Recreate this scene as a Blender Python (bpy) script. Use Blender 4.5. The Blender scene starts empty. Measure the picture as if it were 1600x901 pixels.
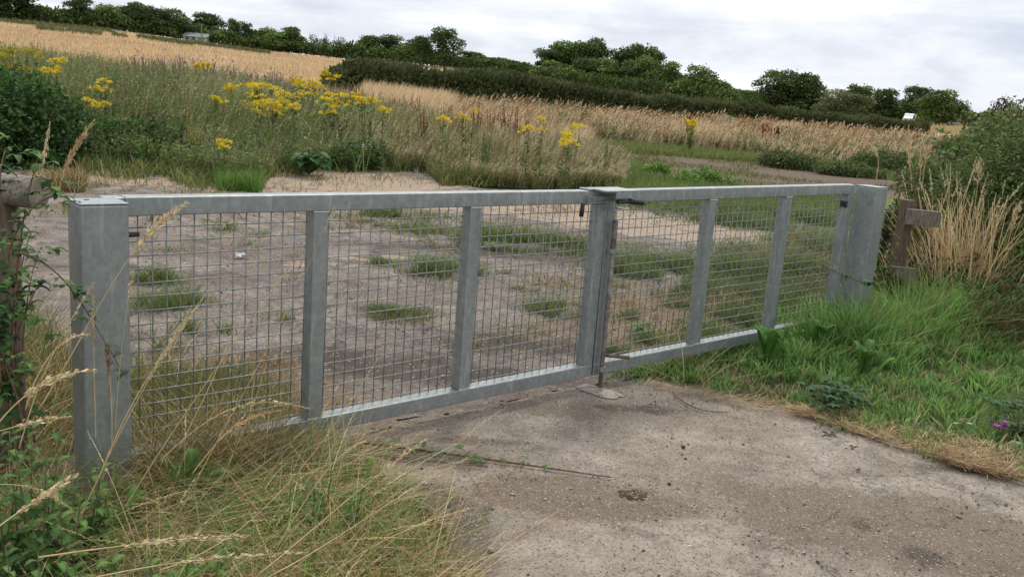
import bpy, math, numpy as np
from mathutils import Vector, Matrix
PI = math.pi
sc = bpy.context.scene
COL = sc.collection
rng = np.random.default_rng(7)

# ------------------------------------------------------------------ camera
CAM = np.array([-0.7801, -3.0937, 1.4922])
YAW, PIT, ROLL, FPX = 0.7323, 0.2107, 0.0788, 1395.1
_f = np.array([math.sin(YAW)*math.cos(PIT), math.cos(YAW)*math.cos(PIT), -math.sin(PIT)])
_R = np.cross(_f, [0, 0, 1]); _R /= np.linalg.norm(_R); _U = np.cross(_R, _f)
_c, _s = math.cos(ROLL), math.sin(ROLL)
CR, CU = _c*_R+_s*_U, -_s*_R+_c*_U
def ray(x, y): return _f+CR*(x-800)/FPX+CU*(450.5-y)/FPX
def G(x, y, z=0.0):
    v = ray(x, y); t = (z-CAM[2])/v[2]; p = CAM+t*v; return (p[0], p[1])
def A(x, y, r):
    v = ray(x, y); return CAM+v*(r/math.hypot(v[0], v[1]))
def FY(x, y, Y):
    v = ray(x, y); return CAM+v*((Y-CAM[1])/v[1])
cam = bpy.data.objects.new('camera', bpy.data.cameras.new('camera')); COL.objects.link(cam)
m = Matrix(((CR[0], CU[0], -_f[0], CAM[0]), (CR[1], CU[1], -_f[1], CAM[1]), (CR[2], CU[2], -_f[2], CAM[2]), (0, 0, 0, 1)))
cam.matrix_world = m
cam.data.sensor_width = 36; cam.data.lens = 36*FPX/1600; cam.data.clip_start = 0.05; cam.data.clip_end = 4000
sc.camera = cam

# ------------------------------------------------------------------ numpy noise
_perm = np.random.default_rng(3).random((256, 256))
def vn(x, y, s=0):
    x = np.asarray(x, float)+s*17.3; y = np.asarray(y, float)+s*9.7
    xi, yi = np.floor(x).astype(int), np.floor(y).astype(int); fx, fy = x-xi, y-yi
    fx = fx*fx*(3-2*fx); fy = fy*fy*(3-2*fy)
    a = _perm[xi % 256, yi % 256]; b = _perm[(xi+1) % 256, yi % 256]
    c = _perm[xi % 256, (yi+1) % 256]; d = _perm[(xi+1) % 256, (yi+1) % 256]
    return (a*(1-fx)+b*fx)*(1-fy)+(c*(1-fx)+d*fx)*fy
def fbm(x, y, s=0, o=4):
    v = 0; a = .5; t = 0
    for i in range(o):
        v = v+a*vn(np.asarray(x)*2**i, np.asarray(y)*2**i, s+i*5); t += a; a *= .55
    return v/t
def sstep(a, b, x):
    t = np.clip((x-a)/(b-a), 0, 1); return t*t*(3-2*t)

# ------------------------------------------------------------------ terrain
_cols = [(-300, 5), (-100, 18), (0, 30), (200, 50), (400, 78), (550, 93), (700, 105), (800, 114), (900, 133), (1000, 150), (1100, 160),
         (1200, 170), (1300, 179), (1400, 186), (1500, 193), (1600, 206), (1750, 218)]
RT = 270.
_az = []; _ht = []
for x, y in _cols:
    p = A(x, y, RT); _az.append(math.atan2(p[0]-CAM[0], p[1]-CAM[1])); _ht.append(p[2])
_az = np.array(_az); _ht = np.array(_ht)
_AZP = np.array([math.atan2(ray(x, 150)[0], ray(x, 150)[1]) for x in range(-400, 2001, 50)]); _PX = np.arange(-400, 2001, 50)
def hgt(X, Y):
    X = np.asarray(X, float); Y = np.asarray(Y, float)
    dx, dy = X-CAM[0], Y-CAM[1]; r = np.hypot(dx, dy); az = np.arctan2(dx, dy)
    H = np.interp(az, _az, _ht)
    back = sstep(-1.0, .1, az)*sstep(3.0, 1.6, az)
    t = np.clip((r-14)/(RT-14), 0, 1)**1.4
    px = np.interp(az, _AZP, _PX)
    z = H*t*(1-.6*sstep(RT+40, 700, r))
    bank = np.interp(px, [-400, 0, 150, 300, 500, 700, 900], [.7, .7, .6, .55, .35, .12, 0])
    z = z+bank*sstep(12.5, 21, r)*sstep(60, 30, r)
    z = z*back
    z = z+(fbm(X*.09, Y*.09, 4)-.5)*.5*sstep(14, 40, r)
    # small verge rise on the right foreground and at left
    z = z+.05*sstep(3.2, 4.6, X)*sstep(.6, -.8, Y)*sstep(12, 8, r)
    z = z-.10*sstep(0.15, -1.2, X)*sstep(.4, -.6, Y)*0
    return z
def AT(x, r):            # ground point below pixel column x at distance r
    v = ray(x, 150); d = math.hypot(v[0], v[1]); X = CAM[0]+v[0]/d*r; Y = CAM[1]+v[1]/d*r
    return X, Y, float(hgt(X, Y))

def RG(x, y):            # distance at which the sight line through a pixel meets the terrain
    rs = np.concatenate([np.arange(2, 40, .1), np.geomspace(40, 400, 400)]); v = ray(x, y); d = math.hypot(v[0], v[1])
    X = CAM[0]+v[0]/d*rs; Y = CAM[1]+v[1]/d*rs; Z = CAM[2]+v[2]/d*rs; k = np.nonzero(Z < hgt(X, Y))[0]
    return float(rs[k[0]]) if len(k) else 300.
def KB(*rows):           # (column, pixel row of the near edge, pixel row of the far edge) -> angular band
    return [(x, RG(x, a), RG(x, b)) for x, a, b in rows]
def KD(*rows):           # (column, pixel row of the near edge, depth in metres)
    return [(x, RG(x, a), RG(x, a)+d) for x, a, d in rows]
# ------------------------------------------------------------------ tags
def tag(o, label=None, cat=None, group=None, kind=None):
    if label: o['label'] = label
    if cat: o['category'] = cat
    if group: o['group'] = group
    if kind: o['kind'] = kind
    return o
def empty(name, loc, label, cat, group=None, rz=0):
    o = bpy.data.objects.new(name, None); COL.objects.link(o); o.location = loc; o.rotation_euler = (0, 0, rz)
    o.empty_display_size = .1
    return tag(o, label, cat, group)

# ------------------------------------------------------------------ materials
def nt(name):
    M = bpy.data.materials.new(name); M.use_nodes = True; t = M.node_tree; t.nodes.clear()
    return M, t
def nd(t, typ, **k):
    n = t.nodes.new(typ)
    for a, b in k.items():
        if a in n.inputs: n.inputs[a].default_value = b
        else: setattr(n, a, b)
    return n
def noise(t, vec, scale, detail=4, rough=.55, dist=0):
    n = nd(t, 'ShaderNodeTexNoise'); n.inputs['Scale'].default_value = scale; n.inputs['Detail'].default_value = detail
    n.inputs['Roughness'].default_value = rough; n.inputs['Distortion'].default_value = dist
    t.links.new(vec, n.inputs['Vector']); return n.outputs['Fac']
def ramp(t, fac, stops, interp='LINEAR'):
    r = nd(t, 'ShaderNodeValToRGB'); cr = r.color_ramp; cr.interpolation = interp
    while len(cr.elements) < len(stops): cr.elements.new(.5)
    for e, (p, c) in zip(cr.elements, stops):
        e.position = p; e.color = (*c, 1) if len(c) == 3 else c
    t.links.new(fac, r.inputs[0]); return r.outputs[0]
def mixc(t, fac, a, b, mode='MIX'):
    n = nd(t, 'ShaderNodeMix'); n.data_type = 'RGBA'; n.blend_type = mode
    for s, v in ((n.inputs[0], fac), (n.inputs[6], a), (n.inputs[7], b)):
        if hasattr(v, 'is_linked') or isinstance(v, bpy.types.NodeSocket): t.links.new(v, s)
        else: s.default_value = v if isinstance(v, (int, float)) else (*v, 1)
    return n.outputs[2]
def mth(t, op, a, b=0.0, clamp=False):
    n = nd(t, 'ShaderNodeMath'); n.operation = op; n.use_clamp = clamp
    for s, v in ((n.inputs[0], a), (n.inputs[1], b)):
        if isinstance(v, bpy.types.NodeSocket): t.links.new(v, s)
        else: s.default_value = v
    return n.outputs[0]
def out(t, sh):
    o = nd(t, 'ShaderNodeOutputMaterial'); t.links.new(sh, o.inputs[0])
def pbsdf(t, col, rough=.7, metal=0, bump=None, bs=.3, bd=.02, spec=.5):
    b = nd(t, 'ShaderNodeBsdfPrincipled'); b.inputs['Metallic'].default_value = metal; b.inputs['Specular IOR Level'].default_value = spec
    if isinstance(col, bpy.types.NodeSocket): t.links.new(col, b.inputs['Base Color'])
    else: b.inputs['Base Color'].default_value = (*col, 1)
    if isinstance(rough, bpy.types.NodeSocket): t.links.new(rough, b.inputs['Roughness'])
    else: b.inputs['Roughness'].default_value = rough
    if bump is not None:
        n = nd(t, 'ShaderNodeBump'); n.inputs['Strength'].default_value = bs; n.inputs['Distance'].default_value = bd
        t.links.new(bump, n.inputs['Height']); t.links.new(n.outputs[0], b.inputs['Normal'])
    return b.outputs[0]
def pos(t): return nd(t, 'ShaderNodeNewGeometry').outputs['Position']
def objc(t): return nd(t, 'ShaderNodeTexCoord').outputs['Object']
def attr(t, name, fac=False):
    n = nd(t, 'ShaderNodeAttribute'); n.attribute_name = name
    return n.outputs['Fac' if fac else 'Color']

def veg_mat(name, trans=.35, rough=.6, spec=.25, nsc=3.0, amt=.35):
    M, t = nt(name); c = attr(t, 'Col'); P = pos(t)
    n = noise(t, P, nsc, 3)
    v = mth(t, 'ADD', mth(t, 'MULTIPLY', n, amt*2), 1-amt)
    cc = mixc(t, 1.0, c, v, 'MULTIPLY')
    a = pbsdf(t, cc, rough, spec=spec)
    tr = nd(t, 'ShaderNodeBsdfTranslucent'); t.links.new(cc, tr.inputs[0])
    mx = nd(t, 'ShaderNodeMixShader'); mx.inputs[0].default_value = trans
    t.links.new(a, mx.inputs[1]); t.links.new(tr.outputs[0], mx.inputs[2]); out(t, mx.outputs[0]); return M
M_VEG = veg_mat('plant_tissue')
M_FAR = veg_mat('far_foliage', .25, .7, .15, .25, .35)
M_DRY = veg_mat('dry_stalk', .25, .6, .3, 8, .2)

def galv(name, tint=(1, 1, 1), rough=.44):
    M, t = nt(name); P = objc(t)
    a = noise(t, P, 42, 6, .7); b = noise(t, P, 9, 5, .6, 1.2); f = noise(t, P, 220, 2)
    vor = nd(t, 'ShaderNodeTexVoronoi'); vor.inputs['Scale'].default_value = 55; t.links.new(P, vor.inputs['Vector'])
    s = mth(t, 'ADD', mth(t, 'MULTIPLY', a, .55), mth(t, 'MULTIPLY', b, .45))
    c = ramp(t, s, [(.34, (.20, .222, .224)), (.5, (.272, .297, .298)), (.64, (.36, .387, .385))])
    c = mixc(t, mth(t, 'MULTIPLY', vor.outputs['Color'], .34), c, (.36, .39, .375))
    # white zinc streaks
    mp = nd(t, 'ShaderNodeMapping'); mp.inputs['Scale'].default_value = (26, 26, 4); mp.inputs['Rotation'].default_value = (.3, .4, .2)
    t.links.new(P, mp.inputs[0]); st = noise(t, mp.outputs[0], 1.2, 4, .6)
    c = mixc(t, mth(t, 'MULTIPLY', ramp(t, st, [(.56, (0, 0, 0)), (.68, (1, 1, 1))]), .55), c, (.46, .50, .49))
    dk = noise(t, mp.outputs[0], .7, 5, .65); c = mixc(t, mth(t, 'MULTIPLY', ramp(t, dk, [(.58, (0, 0, 0)), (.72, (1, 1, 1))]), .35), c, (.12, .125, .115))
    # grime low down
    r = mth(t, 'ADD', mth(t, 'MULTIPLY', a, .3), rough-.2)
    out(t, pbsdf(t, c, r, .5, f, .12, .002, .5)); return M
M_GALV = galv('galvanised_steel')
def simple(name, c1, c2, scale=20, rough=.6, metal=0, bs=.3, bd=.004, stretch=None, spec=.4):
    M, t = nt(name); P = objc(t)
    if stretch:
        mp = nd(t, 'ShaderNodeMapping'); mp.inputs['Scale'].default_value = stretch; t.links.new(P, mp.inputs[0]); P = mp.outputs[0]
    n = noise(t, P, scale, 6, .65)
    c = ramp(t, n, [(.32, c1), (.68, c2)])
    out(t, pbsdf(t, c, rough, metal, n, bs, bd, spec)); return M
M_MESH = simple('galvanised_wire', (.15, .165, .165), (.28, .30, .30), 40, .5, .4)
M_RUST = simple('rusty_steel', (.06, .028, .016), (.20, .12, .08), 40, .8)
M_RODG = simple('worn_galvanised_rod', (.09, .06, .045), (.26, .25, .23), 22, .6, .2)
M_BLACK = simple('black_rubber', (.008, .008, .009), (.02, .02, .022), 30, .5)
M_WELD = simple('zinc_weld', (.38, .40, .40), (.6, .62, .62), 60, .5)
M_BOLT = simple('dark_bolt', (.03, .03, .03), (.10, .10, .10), 40, .5, .4)
M_WOODG = simple('weathered_grey_wood', (.07, .058, .045), (.30, .26, .21), 5, .85, stretch=(3, 20, 20))
M_WOODE = simple('sawn_timber_end', (.14, .11, .08), (.33, .27, .20), 30, .9)
M_WOODR = simple('weathered_brown_post', (.05, .034, .024), (.18, .125, .085), 5, .85, stretch=(22, 22, 2))
M_WOODP = simple('grey_brown_board', (.07, .056, .043), (.25, .21, .165), 6, .85, stretch=(14, 14, 3))
M_BARK = simple('bark', (.03, .024, .018), (.075, .06, .045), 4, .9)
M_STONE = simple('loose_stone', (.10, .09, .078), (.42, .38, .32), 30, .8)
M_COAL = simple('dark_stone', (.012, .012, .014), (.05, .05, .05), 30, .6)
M_CLOD = simple('dark_clod', (.03, .022, .015), (.10, .07, .045), 30, .95)
M_WHITE = simple('white_plastic', (.55, .57, .6), (.8, .8, .8), 12, .4)
M_BLUE = simple('teal_plastic', (.02, .10, .16), (.08, .25, .32), 12, .4)
M_YEL = simple('yellow_paper', (.5, .33, .05), (.7, .5, .12), 12, .5)
M_SHED = simple('grey_cladding', (.10, .11, .12), (.19, .20, .21), 1, .7)
M_BWHT = simple('white_cladding', (.22, .24, .25), (.42, .43, .42), .6, .6)
M_ROOF = simple('pale_roof', (.13, .15, .16), (.22, .24, .25), .6, .7)
M_GLASS = simple('dark_glass', (.015, .02, .025), (.04, .05, .055), 2, .1, spec=.6)
M_VAN = simple('white_car_paint', (.62, .63, .64), (.75, .75, .75), 1, .25)
M_CARG = simple('grey_car_paint', (.25, .26, .28), (.33, .34, .36), 1, .25)
M_TYRE = simple('tyre_rubber', (.01, .01, .01), (.025, .025, .025), 5, .8)

def crisp(t, a, med, lo=.30, hi=.46, k=1.5):
    v = mth(t, 'ADD', a, mth(t, 'MULTIPLY', mth(t, 'SUBTRACT', med, .5), k)); g = mth(t, 'MULTIPLY', ramp(t, v, [(lo, (0, 0, 0)), (hi, (1, 1, 1))]), mth(t, 'MULTIPLY', a, 4.0, True)); return g
# ground materials
def concrete_mat():
    M, t = nt('worn_concrete'); P = pos(t)
    big = noise(t, P, 1.1, 6, .6, .8); med = noise(t, P, 6, 8, .7, .3); fine = noise(t, P, 70, 6, .85); sp = noise(t, P, 190, 3, .75)
    c = ramp(t, med, [(.32, (.16, .135, .11)), (.5, (.30, .257, .212)), (.68, (.42, .37, .315))])
    c = mixc(t, mth(t, 'MULTIPLY', ramp(t, big, [(.42, (0, 0, 0)), (.62, (1, 1, 1))]), .55), c, (.20, .155, .118))
    c = mixc(t, mth(t, 'MULTIPLY', crisp(t, attr(t, 'pale', True), med, .25, .65), .4), c, (.42, .37, .305))
    c = mixc(t, mth(t, 'MULTIPLY', crisp(t, attr(t, 'brown', True), med), .78), c, mixc(t, fine, (.07, .05, .034), (.25, .19, .135)))
    c = mixc(t, mth(t, 'MULTIPLY', crisp(t, attr(t, 'stain', True), med, .3, .7), .72), c, (.05, .04, .032))
    c = mixc(t, ramp(t, fine, [(.53, (0, 0, 0)), (.62, (.85, .85, .85))]), c, (.05, .042, .036))
    c = mixc(t, ramp(t, sp, [(.58, (0, 0, 0)), (.66, (.8, .8, .8))]), c, (.50, .45, .38))
    # exposed aggregate: little stones of differing tone
    vor = nd(t, 'ShaderNodeTexVoronoi'); vor.inputs['Scale'].default_value = 85; t.links.new(P, vor.inputs['Vector'])
    vm = ramp(t, vor.outputs['Distance'], [(.28, (1, 1, 1)), (.42, (0, 0, 0))])
    hs = nd(t, 'ShaderNodeSeparateColor'); t.links.new(vor.outputs['Color'], hs.inputs[0])
    stc = ramp(t, hs.outputs[0], [(0, (.05, .045, .04)), (.45, (.12, .10, .085)), (.55, (.30, .25, .2)), (1, (.55, .5, .42))])
    sel = mth(t, 'MULTIPLY', vm, mth(t, 'GREATER_THAN', hs.outputs[1], .62))
    c = mixc(t, mth(t, 'MULTIPLY', sel, .8), c, stc)
    # hairline cracks
    v2 = nd(t, 'ShaderNodeTexVoronoi'); v2.feature = 'DISTANCE_TO_EDGE'; v2.inputs['Scale'].default_value = .55
    wv = nd(t, 'ShaderNodeVectorMath'); wv.operation = 'ADD'; nn = nd(t, 'ShaderNodeTexNoise'); nn.inputs['Scale'].default_value = 3.5; nn.inputs['Detail'].default_value = 6
    t.links.new(P, nn.inputs['Vector']); sc_ = nd(t, 'ShaderNodeVectorMath'); sc_.operation = 'SCALE'; sc_.inputs[3].default_value = .55
    t.links.new(nn.outputs['Color'], sc_.inputs[0]); t.links.new(P, wv.inputs[0]); t.links.new(sc_.outputs[0], wv.inputs[1]); t.links.new(wv.outputs[0], v2.inputs['Vector'])
    cr = ramp(t, v2.outputs['Distance'], [(0, (1, 1, 1)), (.006, (0, 0, 0))])
    c = mixc(t, mth(t, 'MULTIPLY', cr, .35), c, (.05, .04, .03))
    h = mth(t, 'ADD', mth(t, 'MULTIPLY', fine, .6), mth(t, 'MULTIPLY', vm, .3)); h = mth(t, 'ADD', h, mth(t, 'MULTIPLY', med, 1.2)); h = mth(t, 'SUBTRACT', h, mth(t, 'MULTIPLY', cr, .3))
    out(t, pbsdf(t, c, .92, 0, h, .8, .012, .25)); return M
def yard_mat():
    M, t = nt('gritty_yard_surface'); P = pos(t)
    big = noise(t, P, .7, 6, .6, 1.0); med = noise(t, P, 3.5, 8, .7, .4); fine = noise(t, P, 34, 7, .88); sp = noise(t, P, 90, 4, .8)
    c = ramp(t, med, [(.34, (.09, .076, .064)), (.5, (.205, .175, .15)), (.66, (.32, .28, .243))])
    c = mixc(t, mth(t, 'MULTIPLY', ramp(t, big, [(.45, (0, 0, 0)), (.6, (1, 1, 1))]), .5), c, (.135, .10, .08))
    c = mixc(t, mth(t, 'MULTIPLY', crisp(t, attr(t, 'pale', True), med), .9), c, ramp(t, fine, [(.34, (.19, .14, .10)), (.5, (.39, .30, .22)), (.66, (.54, .44, .34))]))
    c = mixc(t, mth(t, 'MULTIPLY', crisp(t, attr(t, 'stain', True), med, .3, .6), .8), c, (.055, .042, .033))
    c = mixc(t, mth(t, 'MULTIPLY', crisp(t, attr(t, 'brown', True), med), .9), c, ramp(t, fine, [(.35, (.055, .036, .022)), (.5, (.19, .13, .08)), (.65, (.38, .28, .18))]))
    c = mixc(t, ramp(t, fine, [(.52, (0, 0, 0)), (.62, (.8, .8, .8))]), c, (.06, .048, .04))
    c = mixc(t, ramp(t, sp, [(.60, (0, 0, 0)), (.70, (.8, .8, .8))]), c, (.46, .41, .36))
    vor = nd(t, 'ShaderNodeTexVoronoi'); vor.inputs['Scale'].default_value = 46; t.links.new(P, vor.inputs['Vector']); hs = nd(t, 'ShaderNodeSeparateColor'); t.links.new(vor.outputs['Color'], hs.inputs[0])
    vm = ramp(t, vor.outputs['Distance'], [(.25, (1, 1, 1)), (.42, (0, 0, 0))]); stc = ramp(t, hs.outputs[0], [(0, (.04, .034, .03)), (.5, (.11, .088, .074)), (.6, (.30, .25, .21)), (1, (.52, .46, .39))])
    c = mixc(t, mth(t, 'MULTIPLY', mth(t, 'MULTIPLY', vm, mth(t, 'GREATER_THAN', hs.outputs[1], .5)), .75), c, stc)
    v2 = nd(t, 'ShaderNodeTexVoronoi'); v2.feature = 'DISTANCE_TO_EDGE'; v2.inputs['Scale'].default_value = .42
    nn = nd(t, 'ShaderNodeTexNoise'); nn.inputs['Scale'].default_value = 2.6; nn.inputs['Detail'].default_value = 7; t.links.new(P, nn.inputs['Vector'])
    s1 = nd(t, 'ShaderNodeVectorMath'); s1.operation = 'SCALE'; s1.inputs[3].default_value = .7; t.links.new(nn.outputs['Color'], s1.inputs[0]); s2 = nd(t, 'ShaderNodeVectorMath'); s2.operation = 'ADD'; t.links.new(P, s2.inputs[0]); t.links.new(s1.outputs[0], s2.inputs[1]); t.links.new(s2.outputs[0], v2.inputs['Vector'])
    c = mixc(t, mth(t, 'MULTIPLY', ramp(t, v2.outputs['Distance'], [(0, (1, 1, 1)), (.014, (0, 0, 0))]), .6), c, (.05, .04, .032))
    h = mth(t, 'ADD', mth(t, 'MULTIPLY', fine, .7), mth(t, 'MULTIPLY', med, .8))
    out(t, pbsdf(t, c, .93, 0, h, .8, .02, .2)); return M
def ground_mat():
    M, t = nt('earth_and_field'); P = pos(t)
    big = noise(t, P, .05, 5, .6, .5); med = noise(t, P, 1.3, 7, .65, .3); fine = noise(t, P, 22, 6, .75)
    soil = ramp(t, fine, [(.3, (.035, .027, .019)), (.5, (.10, .075, .05)), (.7, (.21, .165, .11))])
    green = ramp(t, fine, [(.3, (.022, .035, .010)), (.7, (.10, .13, .04))])
    c = mixc(t, ramp(t, med, [(.4, (0, 0, 0)), (.6, (1, 1, 1))]), soil, green)
    mp = nd(t, 'ShaderNodeMapping'); mp.inputs['Rotation'].default_value = (0, 0, .9); mp.inputs['Scale'].default_value = (1.2, .06, 1); t.links.new(P, mp.inputs[0])
    row = noise(t, mp.outputs[0], .6, 6, .6)
    mp2 = nd(t, 'ShaderNodeMapping'); mp2.inputs['Rotation'].default_value = (0, 0, .9); mp2.inputs['Scale'].default_value = (.02, .10, 1); t.links.new(P, mp2.inputs[0])
    band = noise(t, mp2.outputs[0], .9, 5, .6, .4)
    straw = ramp(t, band, [(.3, (.40, .265, .15)), (.5, (.50, .345, .195)), (.7, (.60, .45, .27))])
    straw = mixc(t, mth(t, 'MULTIPLY', ramp(t, row, [(.4, (0, 0, 0)), (.65, (1, 1, 1))]), .35), straw, (.36, .24, .125))
    straw = mixc(t, mth(t, 'MULTIPLY', ramp(t, fine, [(.45, (0, 0, 0)), (.65, (1, 1, 1))]), .3), straw, (.30, .21, .11))
    straw = mixc(t, mth(t, 'MULTIPLY', ramp(t, big, [(.5, (0, 0, 0)), (.66, (1, 1, 1))]), .2), straw, (.36, .34, .15))
    c = mixc(t, attr(t, 'straw', True), c, straw)
    c = mixc(t, attr(t, 'lawn', True), c, mixc(t, fine, (.05, .075, .018), (.19, .20, .07)))
    c = mixc(t, attr(t, 'track', True), c, ramp(t, fine, [(.3, (.04, .03, .024)), (.5, (.12, .09, .068)), (.7, (.26, .205, .16))]))
    h = mth(t, 'ADD', fine, med)
    out(t, pbsdf(t, c, .95, 0, h, .6, .03, .15)); return M
M_CONC, M_YARD, M_GND = concrete_mat(), yard_mat(), ground_mat()

# ------------------------------------------------------------------ mesh helpers
def link(name, me, mat, parent=None):
    o = bpy.data.objects.new(name, me); COL.objects.link(o)
    if mat is not None and not me.materials: me.materials.append(mat)
    if parent is not None: o.parent = parent
    return o
def raw_mesh(name, V, F, attrs=None, smooth=False):
    V = np.asarray(V, np.float32); F = np.asarray(F, np.int32); me = bpy.data.meshes.new(name); k = F.shape[1]
    me.vertices.add(len(V)); me.vertices.foreach_set('co', V.ravel()); me.loops.add(F.size); me.loops.foreach_set('vertex_index', F.ravel())
    me.polygons.add(len(F)); me.polygons.foreach_set('loop_start', np.arange(0, F.size, k, dtype=np.int32))
    if smooth: me.polygons.foreach_set('use_smooth', np.ones(len(F), bool))
    me.update(calc_edges=True)
    for n, a in (attrs or {}).items():
        a = np.asarray(a, np.float32)
        if a.ndim == 1:
            at = me.attributes.new(n, 'FLOAT', 'POINT'); at.data.foreach_set('value', a)
        else:
            at = me.attributes.new(n, 'FLOAT_COLOR', 'POINT'); at.data.foreach_set('color', np.concatenate([a, np.ones((len(a), 1), np.float32)], 1).ravel())
    return me
class Solid:
    def __init__(s): s.v = []; s.f = []
    def add(s, vs, fs):
        b = len(s.v); s.v += [tuple(map(float, v)) for v in vs]; s.f += [tuple(b+i for i in f) for f in fs]; return s
    def box(s, lo, hi, M=None):
        x0, y0, z0 = lo; x1, y1, z1 = hi
        vs = [(x0, y0, z0), (x1, y0, z0), (x1, y1, z0), (x0, y1, z0), (x0, y0, z1), (x1, y0, z1), (x1, y1, z1), (x0, y1, z1)]
        if M is not None: vs = [M@Vector(v) for v in vs]
        return s.add(vs, [(0, 3, 2, 1), (4, 5, 6, 7), (0, 1, 5, 4), (1, 2, 6, 5), (2, 3, 7, 6), (3, 0, 4, 7)])
    def tube(s, pts, rad, n=8, cap=True):
        pts = [Vector(p) for p in pts]; rad = [rad]*len(pts) if isinstance(rad, (int, float)) else rad
        vs = []; up = Vector((0, 0, 1))
        for i, p in enumerate(pts):
            d = (pts[min(i+1, len(pts)-1)]-pts[max(i-1, 0)]).normalized()
            a = d.cross(up if abs(d.z) < .9 else Vector((1, 0, 0))).normalized(); b = d.cross(a)
            for k in range(n):
                t = 2*PI*k/n; vs.append(p+(a*math.cos(t)+b*math.sin(t))*rad[i])
        fs = [(i*n+k, i*n+(k+1) % n, (i+1)*n+(k+1) % n, (i+1)*n+k) for i in range(len(pts)-1) for k in range(n)]
        if cap: fs += [tuple(range(n))[::-1], tuple(range((len(pts)-1)*n, len(pts)*n))]
        return s.add(vs, fs)
    def build(s, name, mat, parent=None, bevel=0, seg=2, smooth=False):
        me = bpy.data.meshes.new(name); me.from_pydata(s.v, [], s.f); me.update()
        if smooth: me.shade_smooth()
        o = link(name, me, mat, parent)
        if bevel:
            b = o.modifiers.new('bevel', 'BEVEL'); b.width = bevel; b.segments = seg; b.limit_method = 'ANGLE'
            me.shade_smooth(); w = o.modifiers.new('wn', 'WEIGHTED_NORMAL')
        return o

class Soup:
    """thousands of blades / leaves as one vertex-coloured quad mesh"""
    def __init__(s): s.V = []; s.F = []; s.C = []; s.n = 0
    def _add(s, V, F, C):
        s.V.append(V.reshape(-1, 3)); s.C.append(C.reshape(-1, 3)); s.F.append(F.reshape(-1, 4)+s.n); s.n += V.reshape(-1, 3).shape[0]
    @staticmethod
    def path(base, h, az, lean, curve, t):
        # base N,3 ; t (T,) or (N,K) -> N,T,3
        t = np.broadcast_to(t, (len(base), np.shape(t)[-1]))
        hor = h[:, None]*(lean[:, None]*t+curve[:, None]*t**2.2)
        ver = h[:, None]*(t-.45*curve[:, None]*t**2.6)
        return np.stack([base[:, 0, None]+hor*np.cos(az)[:, None], base[:, 1, None]+hor*np.sin(az)[:, None], base[:, 2, None]+ver], -1)
    def blades(s, base, h, az, lean, curve, w, c0, c1, seg=4, taper=1.0):
        N = len(base)
        if N == 0: return s
        t = np.linspace(0, 1, seg+1); P = s.path(base, h, az, lean, curve, t)
        ph = rng.uniform(0, 2*PI, N); side = np.stack([np.cos(ph), np.sin(ph), np.zeros(N)], -1)
        ww = w[:, None]*(1-taper*.92*t**1.5)[None]*.5
        L = P-side[:, None]*ww[..., None]; Rr = P+side[:, None]*ww[..., None]
        V = np.stack([L, Rr], 2)                      # N,T,2,3
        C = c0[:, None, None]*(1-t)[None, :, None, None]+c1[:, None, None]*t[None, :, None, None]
        C = np.broadcast_to(C, V.shape)
        idx = np.arange(N*(seg+1)*2).reshape(N, seg+1, 2)
        F = np.stack([idx[:, :-1, 0], idx[:, :-1, 1], idx[:, 1:, 1], idx[:, 1:, 0]], -1)
        s._add(V, F, C); return s
    def leaves(s, p, size, col, d=None, aspect=.5, nrm=None, fold=.15):
        N = len(p)
        if N == 0: return s
        if d is None: d = rng.normal(size=(N, 3))
        d = d/np.linalg.norm(d, axis=1, keepdims=True)
        k = rng.normal(size=(N, 3)) if nrm is None else nrm
        a = np.cross(d, k); a /= np.linalg.norm(a, axis=1, keepdims=True)+1e-9; n = np.cross(a, d)
        sz = np.broadcast_to(size, (N,))[:, None]; asp = aspect*sz*.5
        V = np.stack([p, p+d*sz*.42+a*asp+n*sz*fold, p+d*sz, p+d*sz*.42-a*asp+n*sz*fold], 1)
        C = np.broadcast_to(col[:, None], (N, 4, 3))
        s._add(V, np.arange(N*4).reshape(N, 4), C); return s
    def heads(s, base, h, az, lean, curve, col, K=26, t0=.78, size=.016, spread=.35, thin=.35):
        # spikelets along the top of each stem
        N = len(base)
        if N == 0: return s
        t = t0+(1.0-t0)*np.sort(rng.random((N, K)), axis=1)
        P = s.path(base, h, az, lean, curve, t); P2 = s.path(base, h, az, lean, curve, np.clip(t+.02, 0, 1.05))
        d = P2-P; d /= np.linalg.norm(d, axis=-1, keepdims=True)+1e-9
        d = d+rng.normal(size=d.shape)*spread
        P = P.reshape(-1, 3); d = d.reshape(-1, 3)
        sz = (np.broadcast_to(size, (N,))[:, None]*rng.uniform(.6, 1.3, (N, K))*(1.25-.6*(t-t0)/(1-t0))).ravel()
        cc = np.repeat(col, K, 0)*rng.uniform(.8, 1.2, (N*K, 1))
        return s.leaves(P, sz, cc, d, aspect=thin)
    def mesh(s, name, origin=None):
        V = np.concatenate(s.V); 
        if origin is not None: V = V-np.array(origin)
        return raw_mesh(name, V, np.concatenate(s.F), {'Col': np.clip(np.concatenate(s.C), 0, 1)})
    def build(s, name, mat, parent=None, origin=None):
        return link(name, s.mesh(name, origin), mat, parent)
def U(a, b, n): return rng.uniform(a, b, n)
def colv(c, n, v=.25, hue=.08):
    c = np.array(c, float)
    return c[None]*U(1-v, 1+v, (n, 1))*(1+rng.normal(size=(n, 3))*hue)
def pal(cols, n, v=.22, hue=.06, w=None):
    cols = np.array(cols, float); i = rng.choice(len(cols), n, p=w); return np.clip(cols[i]*U(1-v, 1+v, (n, 1))*(1+rng.normal(size=(n, 3))*hue), 0, 1)
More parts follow.
